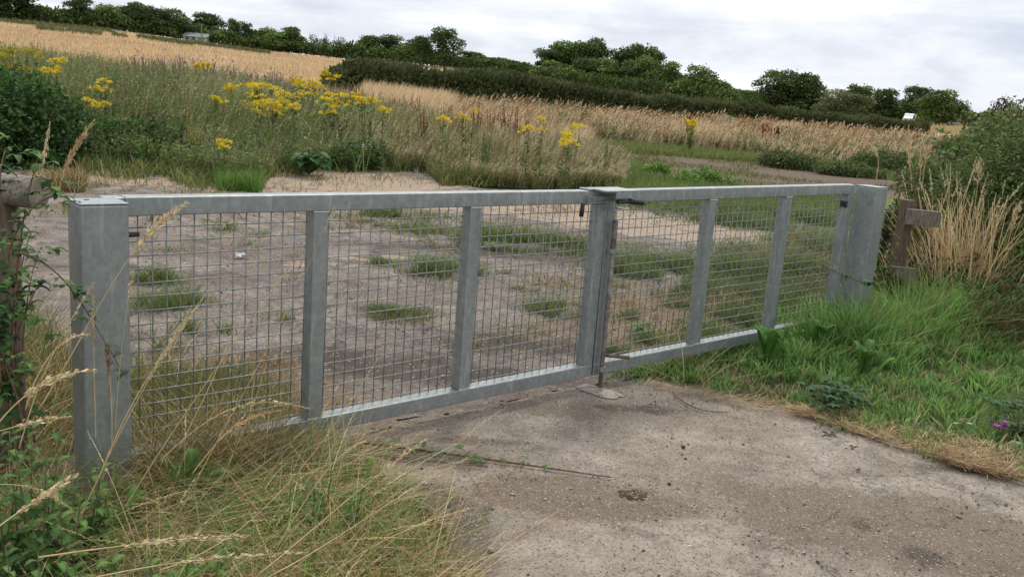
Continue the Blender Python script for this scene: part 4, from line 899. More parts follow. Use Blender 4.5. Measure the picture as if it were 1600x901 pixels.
# burdock with big leaves
def bigleaf(s, base, d, L, W, col, droop=.35, fold=.12, nseg=6):
    d = Vector(d).normalized(); up = Vector((0, 0, 1)); a = d.cross(up).normalized()
    V = []; C = []
    for i in range(nseg+1):
        t = i/nseg; w = W*math.sin(PI*min(1, t*.86+.12))**.7*(1-.25*t)*(1+.08*math.sin(i*2.6)); c = Vector(base)+d*L*t+up*(L*.25*math.sin(PI*t*.8)-droop*L*t*t)
        for k, u in enumerate((-1, -.5, 0, .5, 1)):
            V.append(c+a*w*u*.5+up*(fold*W*abs(u)+.03*W*math.sin(i*1.9+k*2.1))); C.append(np.array(col)*(1.25 if k == 2 else rng.uniform(.85, 1.1)))
    V = np.array([tuple(v) for v in V]); F = np.array([(i*5+k, i*5+k+1, (i+1)*5+k+1, (i+1)*5+k) for i in range(nseg) for k in range(4)])
    s._add(V, F, np.array(C))
X, Y = G(482, 280); t = empty('burdock', (X, Y, 0), 'large leaved dark green burdock at the far yard edge', 'plant'); s = Soup()
for i in range(11):
    a = i*2.4+.4; z = .1+.035*i; bigleaf(s, (0, 0, z*.7), (math.cos(a), math.sin(a), .5-.03*i), .40*rng.uniform(.7, 1.1), .30, (.055, .13, .04), .45)
s.build('leaves', M_VEG, t)
Solid().tube([(0, 0, -.02), (0, .01, .45)], [.02, .01], 6).build('stem', M_BARK, t)

# ------------------------------------------------------------------ bushes
def bush(name, label, cat, lumps, n, leaf, cols, tips=None, stems=14, asp=.6, mat=M_VEG, flower=None, nf=0, fs=.04, group=None):
    """lumps: (px, ybottom or None, r, z_center, rad_x, rad_z) world-blobs"""
    cx = np.mean([l_[0] for l_ in lumps]); cy = np.mean([l_[1] for l_ in lumps]); cz = float(hgt(cx, cy))
    t = empty(name, (cx, cy, cz), label, cat, group); L = np.array(lumps, float); w = L[:, 3]*L[:, 4]; w /= w.sum()
    k = rng.choice(len(L), n, p=w); d = rng.normal(size=(n, 3)); d /= np.linalg.norm(d, axis=1, keepdims=True); rad = np.clip(rng.normal(.88, .2, n), .1, 1.35)
    p = np.column_stack([L[k, 0], L[k, 1], L[k, 2]])+d*rad[:, None]*np.column_stack([L[k, 3], L[k, 3], L[k, 4]])
    m_ = p[:, 2] > hgt(p[:, 0], p[:, 1]); p = p[m_]; d = d[m_]; kk = k[m_]; n = len(p)
    tone = .75+.5*fbm(p[:, 0]*3, p[:, 2]*3+p[:, 1]*3, 91); c = pal(cols, n, .28)*tone[:, None]
    s = Soup(); s.leaves(p-np.array([cx, cy, cz]), U(.6, 1.3, n)*leaf, c, d*.7+rng.normal(size=(n, 3))*.8+np.array([0, 0, -.15]), asp, nrm=d+rng.normal(size=(n, 3))*.6); s.build('foliage', mat, t)
    if stems >= 14:
        ns = 110; k2 = rng.choice(len(L), ns, p=w); d2 = rng.normal(size=(ns, 3)); d2[:, 2] = abs(d2[:, 2])+.3; d2 /= np.linalg.norm(d2, axis=1, keepdims=True); p2 = np.column_stack([L[k2, 0], L[k2, 1], L[k2, 2]])+d2*.9*np.column_stack([L[k2, 3], L[k2, 3], L[k2, 4]])-np.array([cx, cy, cz])
        ln = U(.06, .22, ns); tt = rng.random((ns, 16)); q2 = p2[:, None]+(d2[:, None]+np.array([0, 0, .2]))*(ln[:, None]*tt)[..., None]+rng.normal(size=(ns, 16, 3))*leaf*.4
        f2 = Soup(); f2.leaves(q2.reshape(-1, 3), U(.6, 1.2, ns*16)*leaf, pal(cols, ns*16, .3)*1.25, None, asp); f2.blades(p2, ln, np.arctan2(d2[:, 1], d2[:, 0]), np.hypot(d2[:, 0], d2[:, 1])/(d2[:, 2]+.2), np.zeros(ns), np.full(ns, .008), pal(BROWN, ns), pal(BROWN, ns), 2); f2.build('shoots', mat, t)
    b = Solid()
    for i in range(stems):
        j = rng.choice(len(L), p=w); e = rng.normal(size=3)*.5; q = (L[j, 0]-cx+e[0]*L[j, 3], L[j, 1]-cy+e[1]*L[j, 3], L[j, 2]-cz+abs(e[2])*L[j, 4])
        b.tube([(q[0]*.5, q[1]*.5, -.05), (q[0]*.75, q[1]*.75, q[2]*.55), q], [leaf*.16, leaf*.12, leaf*.05], 6)
    b.build('branches', M_BARK, t)
    if flower:
        s = Soup(); i = rng.choice(n, nf); cc = p[i]+d[i]*.03-np.array([cx, cy, cz])
        K = 12; q = cc[:, None]+rng.normal(size=(nf, K, 3))*fs*.5; s.leaves(q.reshape(-1, 3), U(.5, 1.1, nf*K)*fs*.5, pal(flower, nf*K, .2), None, .6); s.build('flowers', M_VEG, t)
    return t
def lump(x, y, r, rx, rz):
    p = A(x, y, r); return (p[0], p[1], min(p[2], float(hgt(p[0], p[1]))+rz*.7), rx, rz)
def lz(x, y, r, rx, rz): p = A(x, y, r); return (p[0], p[1], p[2], rx, rz)
LR_ = RG(40, 262)
bush('bramble_bush', 'dark bramble mound at the left beyond the yard', 'bramble', [lz(x, y, LR_+dr_, a, b) for x, y, dr_, a, b in ((20, 165, .6, .6, .40), (70, 185, .5, .5, .36), (105, 215, .3, .4, .3), (10, 225, .2, .5, .40), (60, 235, .2, .45, .3), (-60, 180, .3, .8, .6), (30, 140, 1.6, .5, .22), (-20, 220, .2, .6, .5), (115, 245, .2, .35, .16), (0, 250, 0, .5, .2), (75, 252, 0, .4, .16))], 12000, .075, [(.035, .085, .02), (.06, .13, .033), (.085, .16, .045), (.022, .05, .016)])
GR_ = RG(230, 262)
bush('bramble_bush', 'bright green bramble clump in the weeds near the yard edge', 'bramble', [lz(x, y, GR_+d_, a, b) for x, y, d_, a, b in ((200, 232, .5, .55, .22), (240, 222, .6, .5, .24), (270, 240, .3, .35, .2), (165, 215, .8, .35, .2), (225, 248, .1, .5, .12))], 4500, .075, [(.055, .12, .028), (.09, .165, .04), (.035, .07, .02)])
bush('bramble_bush', 'small dark bramble below the white flecked weeds centre left', 'bramble', [lz(530, 252, RG(530, 266), .35, .14), lz(572, 246, RG(572, 264), .35, .15)], 1800, .06, [(.045, .10, .025), (.08, .13, .035)])
for x, y, yb, a, l_ in ((1235, 243, 262, .8, 'dark green bramble mound in the grass beyond the track'), (1325, 262, 274, .7, 'second bramble mound nearer the far gate post beyond the track'), (1290, 238, 252, .9, 'rear bramble mound between the other two beyond the track'), (1385, 245, 272, 1.0, 'bramble mound left of the tall pale seeding stalks')):
    r = RG(x, yb); hz_ = (yb-y)*r/FPX*.62
    bush('bramble_bush', l_, 'bramble', [lump(x, y, r, a*.9, hz_), lump(x-22, y+6, r, a*.7, hz_*.7), lump(x+26, y+4, r, a*.8, hz_*.6)], 2600, .085, [(.05, .085, .024), (.085, .12, .038), (.12, .14, .05)])
bush('dock_clump', 'low dark leafy clump at the right yard edge beyond the gate', 'plant', [lump(1100, 278, RG(1100, 290), .28, .09), lump(1072, 284, RG(1072, 290), .22, .07), lump(1135, 285, RG(1135, 294), .18, .06)], 900, .07, LUSH)
bush('dock_clump', 'small low leafy plant in the grass before the track', 'plant', [lump(1028, 268, RG(1028, 276), .16, .06)], 260, .07, LUSH)
# right hand shrub mass
SHR = [(0.050, 0.094, 0.024), (0.083, 0.138, 0.034), (0.125, 0.186, 0.048), (0.163, 0.180, 0.061)]

bush('hawthorn_shrub', 'big dark hawthorn shrub filling the right edge above the straw', 'shrub',
     [lz(1600, 300, 8.6, .55, .45), lz(1560, 330, 8.6, .40, .4), lz(1600, 380, 8.2, .45, .40), lz(1530, 300, 9.2, .3, .3), lz(1660, 280, 8.8, .6, .55), lz(1600, 250, 9.4, .34, .22), lz(1560, 275, 9.4, .3, .26), lz(1640, 420, 8, .5, .4), lz(1570, 420, 8.3, .35, .3), lz(1500, 370, 8.8, .25, .3), lz(1630, 225, 9.6, .25, .2), lz(1585, 222, 9.6, .10, .2), lz(1552, 240, 9.6, .09, .2), lz(1530, 400, 8.5, .3, .35)],
     46000, .036, SHR, stems=30, flower=[(.40, .28, .32), (.5, .42, .42)], nf=14, fs=.05)
bush('elder_shrub', 'greener shrub with brown seed heads left of the dark hawthorn', 'shrub', [lz(1508, 255, 11.5, .36, .26), lz(1545, 235, 11.8, .3, .28), lz(1475, 275, 11.2, .3, .2), lz(1490, 295, 10.6, .4, .22), lz(1565, 215, 12.5, .26, .25), lz(1440, 290, 11.2, .25, .14), lz(1596, 212, 12, .3, .26), lz(1525, 222, 12.2, .12, .22), lz(1490, 245, 12, .12, .2)], 13000, .06, [(.07, .13, .036), (.11, .18, .05), (.16, .21, .075), (.20, .18, .09)], stems=14, flower=[(.16, .09, .06), (.24, .15, .10)], nf=40, fs=.08)
bush('bramble_bush', 'bramble thicket at the foot of the broken wooden post', 'bramble', [lz(1425, 400, 7.9, .18, .22), lz(1440, 440, 7.7, .25, .18), lz(1380, 455, 7.2, .10, .14), lz(1500, 460, 7.6, .3, .15), lz(1590, 480, 7.2, .35, .12), lz(1425, 350, 8.4, .15, .2), lz(1395, 385, 8.6, .14, .3)], 7500, .042, [(.04, .075, .02), (.06, .10, .028), (.12, .08, .04)], stems=20)

# straw clump of dead stalks on the right
s = Soup()
def clump_at(x, y, n, sp, hmin, hmax, cols, s, azm=None, w=.006, heads=True, lean=(.05, .45), cu=(0, .25), seg=5, hsz=.02):
    cx, cy = G(x, y, float(hgt(*G(x, y)))); q = np.column_stack([cx+rng.normal(size=n)*sp, cy+rng.normal(size=n)*sp]); P = np.column_stack([q, hgt(q[:, 0], q[:, 1])])
    a = U(0, 2*PI, n) if azm is None else rng.normal(azm, .7, n); h = U(hmin, hmax, n); le = U(*lean, n); c_ = U(*cu, n); c = pal(cols, n, .18)
    s.blades(P, h, a, le, c_, np.full(n, w)*U(.6, 1.2, n), c*.9, c, seg, .6)
    if heads: s.heads(P, h, a, le, c_, c*1.1, 22, .84, hsz, .35, .35)
for x, y, n, sp, h0, h1 in ((1462, 500, 100, .10, .6, 1.08), (1490, 505, 110, .12, .6, 1.1), (1525, 505, 100, .13, .55, 1.0), (1555, 500, 40, .16, .4, .8), (1432, 500, 50, .10, .5, .8), (1600, 500, 60, .2, .35, .7), (1395, 500, 36, .10, .3, .6)):
    clump_at(x, y, n, sp, h0, h1, [(.56, .42, .21), (.64, .50, .28), (.44, .30, .15), (.70, .58, .36)], s, azm=None, w=.009, heads=False, lean=(.0, .38), cu=(0, .28))
    clump_at(x, y, n//9, sp, h1*.95, h1*1.22, [(.62, .51, .32)], s, w=.006, lean=(0, .2))
    clump_at(x, y, n//5, sp, h0*.6, h1*.9, [(.58, .44, .24)], s, w=.008, heads=False, lean=(.4, 1.3), cu=(0, .2))
for x, y, n in ((1480, 520, 500), (1540, 520, 500), (1600, 520, 400), (1430, 510, 250)):   # thatch lying at the foot
    clump_at(x, y, n, .28, .10, .45, [(.40, .28, .14), (.26, .17, .09), (.16, .10, .055)], s, w=.007, heads=False, lean=(.5, 2.2), cu=(0, .6), seg=3)
mk('dead_straw_clump', s, 'tangled clump of tall dead straw beside the wooden post on the right', 'grass', M_DRY)

# ------------------------------------------------------------------ yard weeds (beyond the gate)
s = Soup()
def tufts(s, spots, cols, tips=None, w=.006):
    for x, y, wpx, n, h0, h1 in spots:
        cx, cy = G(x, y); r = math.hypot(cx-CAM[0], cy-CAM[1]); W = wpx*r/FPX*.62; n = int(n*1.5)
        lx = rng.normal(size=n)*W*.62; ly = rng.normal(size=n)*W*.5; X = cx+lx*CR[0]/math.hypot(CR[0], CR[1])+ly*_f[0]; Y = cy+lx*CR[1]/math.hypot(CR[0], CR[1])+ly*_f[1]
        X = X+rng.normal(size=n)*.03; ff = np.exp(-((lx/W)**2+(ly/W)**2)*.8)
        kp = fbm(X*4, Y*4, 97)+.10*(rng.random(n)-.5) > .455; X, Y, ff = X[kp], Y[kp], ff[kp]; n = len(X)
        P = np.column_stack([X, Y, hgt(X, Y)]); h = U(h0, h1, n)*(.3+.7*ff)*(.4+1.2*fbm(X*6, Y*6, 98)); c = pal(cols, n)
        s.blades(P, h, U(0, 2*PI, n), U(.1, .7, n), U(.1, .7, n), np.full(n, max(w, r*.0009))*U(.6, 1.2, n), c*.85, c*1.2, 3)
T = [(600, 338, 60, 500, .08, .25), (690, 345, 80, 260, .08, .2), (660, 362, 100, 400, .05, .18), (780, 378, 150, 1400, .10, .26), (870, 385, 110, 1100, .10, .26), (900, 395, 70, 500, .08, .2), (685, 425, 90, 1500, .12, .25), (660, 420, 50, 300, .08, .2),
     (590, 412, 26, 150, .05, .12), (820, 455, 50, 220, .05, .12), (880, 490, 90, 800, .10, .18), (800, 392, 50, 200, .05, .12), (610, 492, 50, 260, .05, .14), (645, 495, 60, 300, .06, .16), (585, 485, 26, 120, .04, .10),
     (970, 425, 100, 1200, .12, .28), (1030, 420, 120, 1500, .12, .3), (1060, 440, 100, 1200, .12, .28), (1000, 455, 80, 500, .08, .2), (1080, 460, 60, 500, .1, .25), (1000, 500, 50, 260, .06, .16), (1010, 535, 46, 220, .05, .14), (960, 560, 50, 350, .06, .16), (1060, 480, 40, 160, .05, .15), (940, 440, 30, 160, .06, .14),
     (1150, 350, 120, 1400, .12, .32), (1080, 330, 120, 1200, .08, .25), (1200, 335, 110, 1000, .1, .3), (1260, 345, 80, 700, .1, .28), (1010, 322, 90, 500, .06, .2), (1020, 335, 60, 200, .05, .14),
     (1150, 430, 120, 1500, .14, .34), (1190, 400, 110, 1200, .14, .34), (1240, 430, 120, 1600, .16, .38), (1180, 470, 100, 900, .12, .3), (1280, 470, 90, 1100, .16, .36), (1230, 490, 90, 900, .14, .3), (1150, 500, 70, 500, .1, .24), (1100, 520, 60, 400, .08, .2), (1290, 400, 80, 900, .2, .42), (1310, 440, 60, 600, .2, .42), (1260, 380, 90, 900, .14, .36), (1090, 400, 60, 300, .08, .2), (1060, 555, 60, 400, .06, .16), (1120, 540, 80, 500, .1, .22),
     (270, 480, 90, 700, .08, .2), (240, 440, 60, 400, .06, .18), (230, 540, 80, 600, .08, .24), (330, 600, 90, 300, .06, .16), (420, 500, 60, 120, .04, .1), (250, 345, 40, 160, .04, .10), (200, 372, 50, 120, .04, .10), (300, 515, 60, 500, .08, .2), (320, 520, 40, 250, .06, .2)]
tufts(s, T, [(.085, .15, .035), (.12, .19, .05), (.07, .12, .03), (.17, .21, .07), (.26, .24, .10)])
T2 = [(1050, 520, 160, 700, .03, .12), (1130, 480, 140, 700, .05, .2), (980, 480, 120, 400, .03, .1), (900, 445, 140, 500, .03, .10), (1230, 420, 140, 900, .1, .35), (800, 360, 160, 500, .05, .16), (500, 340, 200, 500, .02, .08), (700, 440, 80, 200, .03, .08), (880, 330, 200, 500, .03, .12), (1240, 385, 80, 500, .1, .3), (640, 500, 100, 300, .03, .1), (1300, 470, 60, 500, .2, .5), (300, 600, 200, 800, .04, .16), (250, 560, 120, 300, .05, .2), (280, 500, 160, 260, .03, .12), (420, 570, 60, 200, .03, .12)]
tufts(s, T2, STRAW+BROWN+[(.20, .18, .07)], w=.004)
# weeds creeping along the old slab joints
for (xa, ya), (xb, yb), n_ in (((330, 345), (640, 520), 26), ((520, 330), (905, 470), 34), ((640, 330), (930, 400), 26), ((230, 400), (540, 350), 18), ((700, 560), (880, 500), 14), ((960, 380), (1190, 470), 30), ((960, 560), (1180, 480), 26)):
    a_, b_ = np.array(G(xa, ya)), np.array(G(xb, yb))
    for k_ in range(n_):
        q = a_+(b_-a_)*rng.random()+rng.normal(size=2)*.10; n = rng.integers(8, 40); sp = rng.uniform(.02, .09)
        X = q[0]+rng.normal(size=n)*sp*1.6; Y = q[1]+rng.normal(size=n)*sp; r_ = math.hypot(q[0]-CAM[0], q[1]-CAM[1])
        c = pal(GREEN if rng.random() < .6 else STRAW+BROWN, n); s.blades(np.column_stack([X, Y, hgt(X, Y)]), U(.02, .10, n), U(0, 6.28, n), U(.2, 1.5, n), U(.1, .9, n), np.full(n, max(.003, r_*.0008)), c*.85, c*1.2, 3)
for x0, x1, y0, y1, n in ((420, 700, 268, 300, 500), (110, 260, 262, 296, 350), (60, 400, 300, 340, 260)):   # sparse sprigs on the far slab edge
    c0_ = [G(rng.uniform(x0, x1), rng.uniform(y0, y1)) for _ in range(n//12)]
    for q in c0_:
        m1 = rng.integers(6, 26); X = q[0]+rng.normal(size=m1)*.16; Y = q[1]+rng.normal(size=m1)*.10; c = pal(OLIVE+GREEN+STRAW, m1)
        s.blades(np.column_stack([X, Y, hgt(X, Y)]), U(.04, .20, m1), U(0, 6.28, m1), U(.1, .8, m1), U(.1, .6, m1), np.full(m1, .010), c*.85, c*1.2, 3)
mk('yard_grass', s, 'green and dry grass tufts growing through the yard beyond the gate', 'grass')
# broad rosette weeds in the yard
gR = 'broad leaved rosettes in the yard'
for x, y, l_ in ((770, 390, 'flat pale rosette weed by the second upright bar of the gate'), (1000, 520, 'small rosette weed beyond the drop bolt'), (655, 410, 'rosette weed beside the dense tuft left of the second upright')):
    X, Y = G(x, y); t = empty('rosette_weed', (X, Y, 0), l_, 'weed', gR); s = Soup()
    for i in range(9): bigleaf(s, (0, 0, .015), (math.cos(i*2.4), math.sin(i*2.4), .25), rng.uniform(.10, .17), .05, (.10, .17, .05), .25)
    s.build('leaves', M_VEG, t)

# ------------------------------------------------------------------ left of the gate: grass behind the fence post
s = Soup()
Pl = [(-1.2, .3), (.02, .15), (.15, .4), (.35, .9), (.5, 2.0), (.2, 2.6), (-.3, 2.2), (-1.2, 1.5)]
P = scat_poly(Pl, 5200); grassy(s, P, .06, .38, GREEN+OLIVE+[(.14, .19, .05)], .0011, 4); P = scat_poly(Pl, 4200); grassy(s, P, .06, .42, STRAW+BROWN, .0007, 4, lean=(.2, 1.2))
Pm = [(.25, .1), (.95, .1), (1.1, .4), (.9, .9), (.5, 1.2), (.28, .8)]
P = scat_poly(Pm, 2400); grassy(s, P, .06, .30, GREEN+OLIVE, .0011, 4); P = scat_poly(Pm, 1700); grassy(s, P, .04, .22, STRAW+BROWN+BROWN, .0008, 4, lean=(.2, 1.8))
mk('grass_behind_gate', s, 'mixed green and dead grass round the foot of the left gate post', 'grass')

# ------------------------------------------------------------------ left foreground verge
VG = [(-1.0, -1.7), (-.2, -1.75), (.45, -1.55), (.72, -1.35), (.84, -1.05), (.92, -.75), (1.0, -.45), (1.05, -.2), (.92, -.02), (.5, -.03), (.2, -.16), (.0, -.14), (-.3, .1), (-1.0, .3)]
def edge(X, Y): # thins towards the concrete
    return np.clip(.25+1.4*sstep(1.1, .35, X-.15*(Y+1.0)), 0, 1)
s = Soup()
P = scat_poly(VG, 7600, edge); n = len(P); e = edge(P[:, 0], P[:, 1]); cg = fbm(P[:, 0]*3, P[:, 1]*3, 95)
h = U(.06, .34, n)*(.4+.6*e)*(.3+1.3*cg); c = pal(GREEN+LUSH+[(.20, .25, .07), (.28, .31, .10)], n); s.blades(P, h, U(0, 2*PI, n), U(.1, .7, n), U(.1, .8, n), U(.003, .0075, n), c*.75, c*1.3, 5)
# lush lower green spot bottom centre-left
cx, cy = G(420, 850); q = np.column_stack([cx+rng.normal(size=2400)*.24, cy+rng.normal(size=2400)*.16]); P = np.column_stack([q, hgt(q[:, 0], q[:, 1])]); n = len(P)
c = pal(LUSH, n); s.blades(P, U(.07, .22, n), U(0, 2*PI, n), U(.1, .8, n), U(.1, .8, n), U(.003, .006, n), c*.85, c*1.25, 5)
mk('green_verge_grass', s, 'green grass blades in the near left verge', 'grass')
s = Soup()
P = scat_poly(VG, 15000, edge); n = len(P); e = edge(P[:, 0], P[:, 1])
c = pal(STRAW+[(0.345, 0.224, 0.105), (0.230, 0.146, 0.074), (0.529, 0.336, 0.147)], n); h = U(.04, .28, n)*(.5+.5*e)*(.5+1.0*fbm(P[:, 0]*5, P[:, 1]*5, 96))
s.blades(P, h, U(0, 2*PI, n), U(.2, 2.6, n), U(.1, 1.0, n), U(.0014, .0042, n), c*.85, c, 5)
P = scat_poly(VG, 9000, edge); n = len(P); P[:, 2] += U(0, .05, n); c = pal(BROWN+[(.30, .21, .11)], n)
s.blades(P, U(.03, .07, n), U(0, 2*PI, n), U(1, 3.2, n), U(.1, 1.0, n), U(.0015, .004, n), c, c, 3)
P = scat_poly(VG, 2200, edge); n = len(P); c = pal([(.56, .44, .24), (.66, .56, .36), (.46, .33, .17)], n); P[:, 2] += U(.02, .12, n)
s.blades(P, U(.04, .12, n), rng.normal(WIND+.4, 1.0, n), U(1.5, 4.5, n), U(.2, 1.0, n), U(.0014, .003, n), c*.85, c, 6, .5)
mk('dead_thatch', s, 'brown dead grass thatch matting the near left verge', 'grass', M_DRY)
s = Soup()   # taller dead grass hiding the foot of the left leaf
P = scat_poly([(.22, -.20), (.85, -.14), (.95, -.03), (.22, -.02)], 2600); n = len(P); fall = sstep(1.0, .55, P[:, 0]); c = pal(STRAW+BROWN+OLIVE+[(.12, .17, .05)], n)
s.blades(P, U(.08, .42, n)*(.35+.65*fall), U(0, 2*PI, n), U(.05, .8, n), U(.1, .8, n), U(.0018, .0045, n), c*.85, c*1.1, 5)
P = scat_poly([(.2, .12), (.9, .1), (1.0, .3), (.3, .5)], 500); n = len(P); c = pal(STRAW+OLIVE+GREEN, n); s.blades(P, U(.1, .36, n), U(0, 2*PI, n), U(.05, .6, n), U(.1, .6, n), U(.0018, .0045, n), c*.85, c*1.1, 5)
mk('gate_foot_grass', s, 'tall mixed dead grass hiding the lower left corner of the gate', 'grass')
# seeding dry grass: stems with heads, mass
s = Soup(); 
P = scat_poly([(-.9, -1.5), (.3, -1.5), (.7, -1.2), (.85, -.7), (.8, -.15), (.25, -.2), (-.3, .0), (-.9, .1)], 380); n = len(P)
h = U(.16, .46, n); a = rng.normal(WIND+.5, 1.2, n); le = U(.1, 1.2, n); cu = U(.2, .8, n); c = pal([(.46, .34, .17), (.55, .44, .25), (.38, .26, .13), (.34, .22, .11), (.62, .52, .32)], n)
s.blades(P, h, a, le, cu, U(.0014, .0026, n), c*.85, c, 9, .5); s.heads(P, h, a, le, cu, c*1.12, 40, .74, U(.006, .010, n), .28, .34)
mk('seeding_grass', s, 'dry seeding grass stalks leaning over the near left verge', 'grass', M_DRY)

# individually noticeable seeding stems
def cub(p0, p1, p2, p3, n):
    t = np.linspace(0, 1, n)[:, None]; p0, p1, p2, p3 = map(np.array, (p0, p1, p2, p3)); return (1-t)**3*p0+3*(1-t)**2*t*p1+3*(1-t)*t*t*p2+t**3*p3
def big_stem(pxs, r0, r1, label, thick=.0016, head=.3, hs=.014, K=90, loose=.35, col=(.50, .38, .19), hcol=(.62, .50, .30)):
    """pxs: 4 bezier control pixels from root to tip, r0..r1 distances"""
    rr = np.linspace(r0, r1, 4); C = [A(x, y, r) for (x, y), r in zip(pxs, rr)]
    C[0][2] = max(C[0][2], float(hgt(C[0][0], C[0][1]))-.02)
    Q = cub(*C, 28); org = Q[0].copy(); Q = Q-org
    t = empty('seeding_grass_stem', tuple(org), label, 'grass stem', 'tall seeding grass stems by the gate')
    Solid().tube([tuple(q) for q in Q], list(np.linspace(thick*1.2, thick*.35, len(Q))), 5).build('stem', STEM, t, smooth=True)
    Qf = cub(*C, 400)-org; i0 = int(400*(1-head)); idx = np.sort(rng.integers(i0, 399, K)); d = Qf[np.minimum(idx+1, 399)]-Qf[idx]; d /= np.linalg.norm(d, axis=1, keepdims=True)+1e-9
    u = (idx-i0)/(400-i0); env = np.sin(PI*np.clip(u*.85+.12, 0, 1))
    s = Soup(); off = rng.normal(size=(K, 3))*hs*.25*env[:, None]
    s.leaves(Qf[idx]+off, hs*U(.6, 1.3, K)*(.5+.6*env), colv(hcol, K, .22), d+rng.normal(size=(K, 3))*loose, .3); s.build('seed_head', M_DRY, t)
STEM = simple('dry_stem', (.36, .25, .12), (.56, .42, .21), 30, .6)
big_stem([(60, 640), (150, 500), (190, 380), (292, 318)], 2.6, 2.75, 'long stem slanting across the left gate post to its top, plume on the rail', .0020, .34, .022, 130, .3)
big_stem([(150, 760), (200, 620), (250, 560), (325, 455)], 2.5, 2.7, 'pale thick seed head crossing the mesh beside the left post', .0018, .45, .013, 140, .14)
big_stem([(120, 820), (190, 660), (240, 580), (300, 478)], 2.5, 2.7, 'pale seed head just left of the thick one crossing the mesh', .0016, .4, .012, 120, .14)
big_stem([(190, 800), (300, 620), (380, 520), (455, 412)], 2.55, 2.8, 'thin straight stem reaching the first upright bar', .0014, .22, .010, 60, .2)
big_stem([(250, 860), (360, 640), (420, 560), (524, 322)], 2.6, 2.8, 'bare straw stalk crossing the first upright bar to the top rail', .0015, .06, .008, 20, .2)
big_stem([(30, 700), (60, 590), (90, 530), (148, 440)], 2.4, 2.5, 'pale curved stalk left of the left gate post', .0016, .3, .010, 50, .3)
big_stem([(150, 690), (148, 600), (145, 540), (146, 445)], 2.55, 2.6, 'upright narrow brown seed head in front of the left post', .0015, .4, .012, 90, .16, hcol=(.45, .34, .17))
big_stem([(175, 700), (176, 640), (172, 580), (166, 538)], 2.55, 2.6, 'short dark brown plantain like head before the left post', .0015, .35, .012, 90, .3, hcol=(.18, .10, .045))
big_stem([(40, 640), (60, 560), (100, 520), (140, 522)], 2.3, 2.45, 'arching pale head drooping across the left post edge', .0014, .45, .011, 70, .3)
big_stem([(-30, 700), (20, 620), (70, 585), (150, 578)], 2.2, 2.4, 'large pale plume pointing right across the post base', .0016, .6, .018, 120, .2)
big_stem([(-40, 860), (10, 800), (70, 780), (118, 742)], 1.9, 2.1, 'bright cream plume low at the left edge', .0016, .6, .018, 120, .22)
big_stem([(-30, 760), (20, 752), (60, 755), (112, 795)], 2.0, 2.2, 'cream head sagging rightwards at the left edge', .0014, .6, .012, 90, .2)
big_stem([(-30, 680), (10, 672), (50, 655), (110, 650)], 2.1, 2.3, 'flat lying cream head left of the post foot', .0014, .6, .014, 90, .25)
big_stem([(430, 860), (500, 740), (530, 690), (601, 682)], 2.3, 2.5, 'slim straw head arching at the edge of the concrete', .0014, .4, .010, 60, .2)
big_stem([(400, 900), (500, 820), (560, 760), (668, 684)], 2.1, 2.4, 'long tan seed head pointing over the bramble runner', .0015, .3, .012, 90, .25)
big_stem([(420, 900), (540, 840), (600, 780), (740, 710)], 2.05, 2.35, 'outermost long stem reaching over the concrete', .0015, .35, .012, 90, .25)
big_stem([(250, 890), (350, 860), (450, 790), (590, 560)], 2.2, 2.6, 'stalk rising to the bottom rail of the left gate leaf', .0015, .2, .010, 60, .2)
big_stem([(60, 870), (200, 850), (300, 838), (392, 836)], 1.8, 2.0, 'dense cream plume lying along the bottom left', .0018, .7, .016, 160, .3)
big_stem([(150, 901), (250, 880), (320, 870), (480, 862)], 1.8, 2.0, 'long straw plume along the bottom edge', .0016, .6, .014, 130, .3)
big_stem([(300, 740), (340, 690), (360, 650), (440, 640)], 2.6, 2.8, 'arched tawny head in front of the left leaf foot', .0014, .6, .016, 110, .3, hcol=(.55, .38, .19))
big_stem([(250, 720), (330, 640), (390, 610), (482, 638)], 2.6, 2.8, 'bent cream head hanging over the first upright foot', .0014, .6, .014, 110, .25)
big_stem([(340, 760), (400, 640), (420, 560), (462, 400)], 2.75, 2.9, 'thin red brown stem in front of the mesh', .0012, .2, .010, 40, .3, col=(.3, .14, .08), hcol=(.3, .16, .09))
big_stem([(280, 700), (330, 600), (390, 480), (404, 372)], 2.8, 3.3, 'slender reddish stem beyond the second mesh panel edge', .0012, .25, .010, 36, .3, hcol=(.34, .20, .11))
big_stem([(180, 680), (185, 560), (200, 470), (208, 420)], 2.7, 2.8, 'short faded stem along the right edge of the left post', .0012, .3, .010, 30, .3)
big_stem([(60, 330), (62, 300), (70, 240), (78, 192)], 4.2, 4.3, 'upright pale head rising behind the left gate post', .002, .55, .018, 110, .14)
big_stem([(88, 312), (95, 280), (110, 235), (146, 190)], 4.2, 4.3, 'tall tawny head leaning right above the left gate post', .0022, .65, .026, 150, .2, hcol=(.52, .36, .20))
big_stem([(1368, 290), (1372, 260), (1380, 236), (1354, 224)], 8.2, 8.2, 'curling pale stalk above the far gate post', .004, .5, .035, 60, .2)
big_stem([(1425, 300), (1424, 270), (1420, 240), (1420, 198)], 8.4, 8.4, 'straight pale seed stalk against the dark shrubs', .004, .6, .04, 90, .15)
big_stem([(1435, 300), (1440, 270), (1438, 240), (1444, 220)], 8.4, 8.4, 'forked pale stalk just right of the straight one', .004, .6, .04, 80, .15)
big_stem([(1440, 300), (1444, 260), (1446, 240), (1455, 229)], 8.4, 8.4, 'short right prong beside the forked pale stalk', .004, .5, .035, 60, .15)
big_stem([(1500, 420), (1525, 330), (1528, 290), (1531, 250)], 8.0, 8.0, 'pale loose head in front of the big hawthorn', .004, .3, .05, 60, .3)
big_stem([(1545, 500), (1570, 420), (1575, 360), (1595, 316)], 7.6, 7.6, 'leaning pale stalk at the far right before the hawthorn', .004, .3, .04, 60, .3)

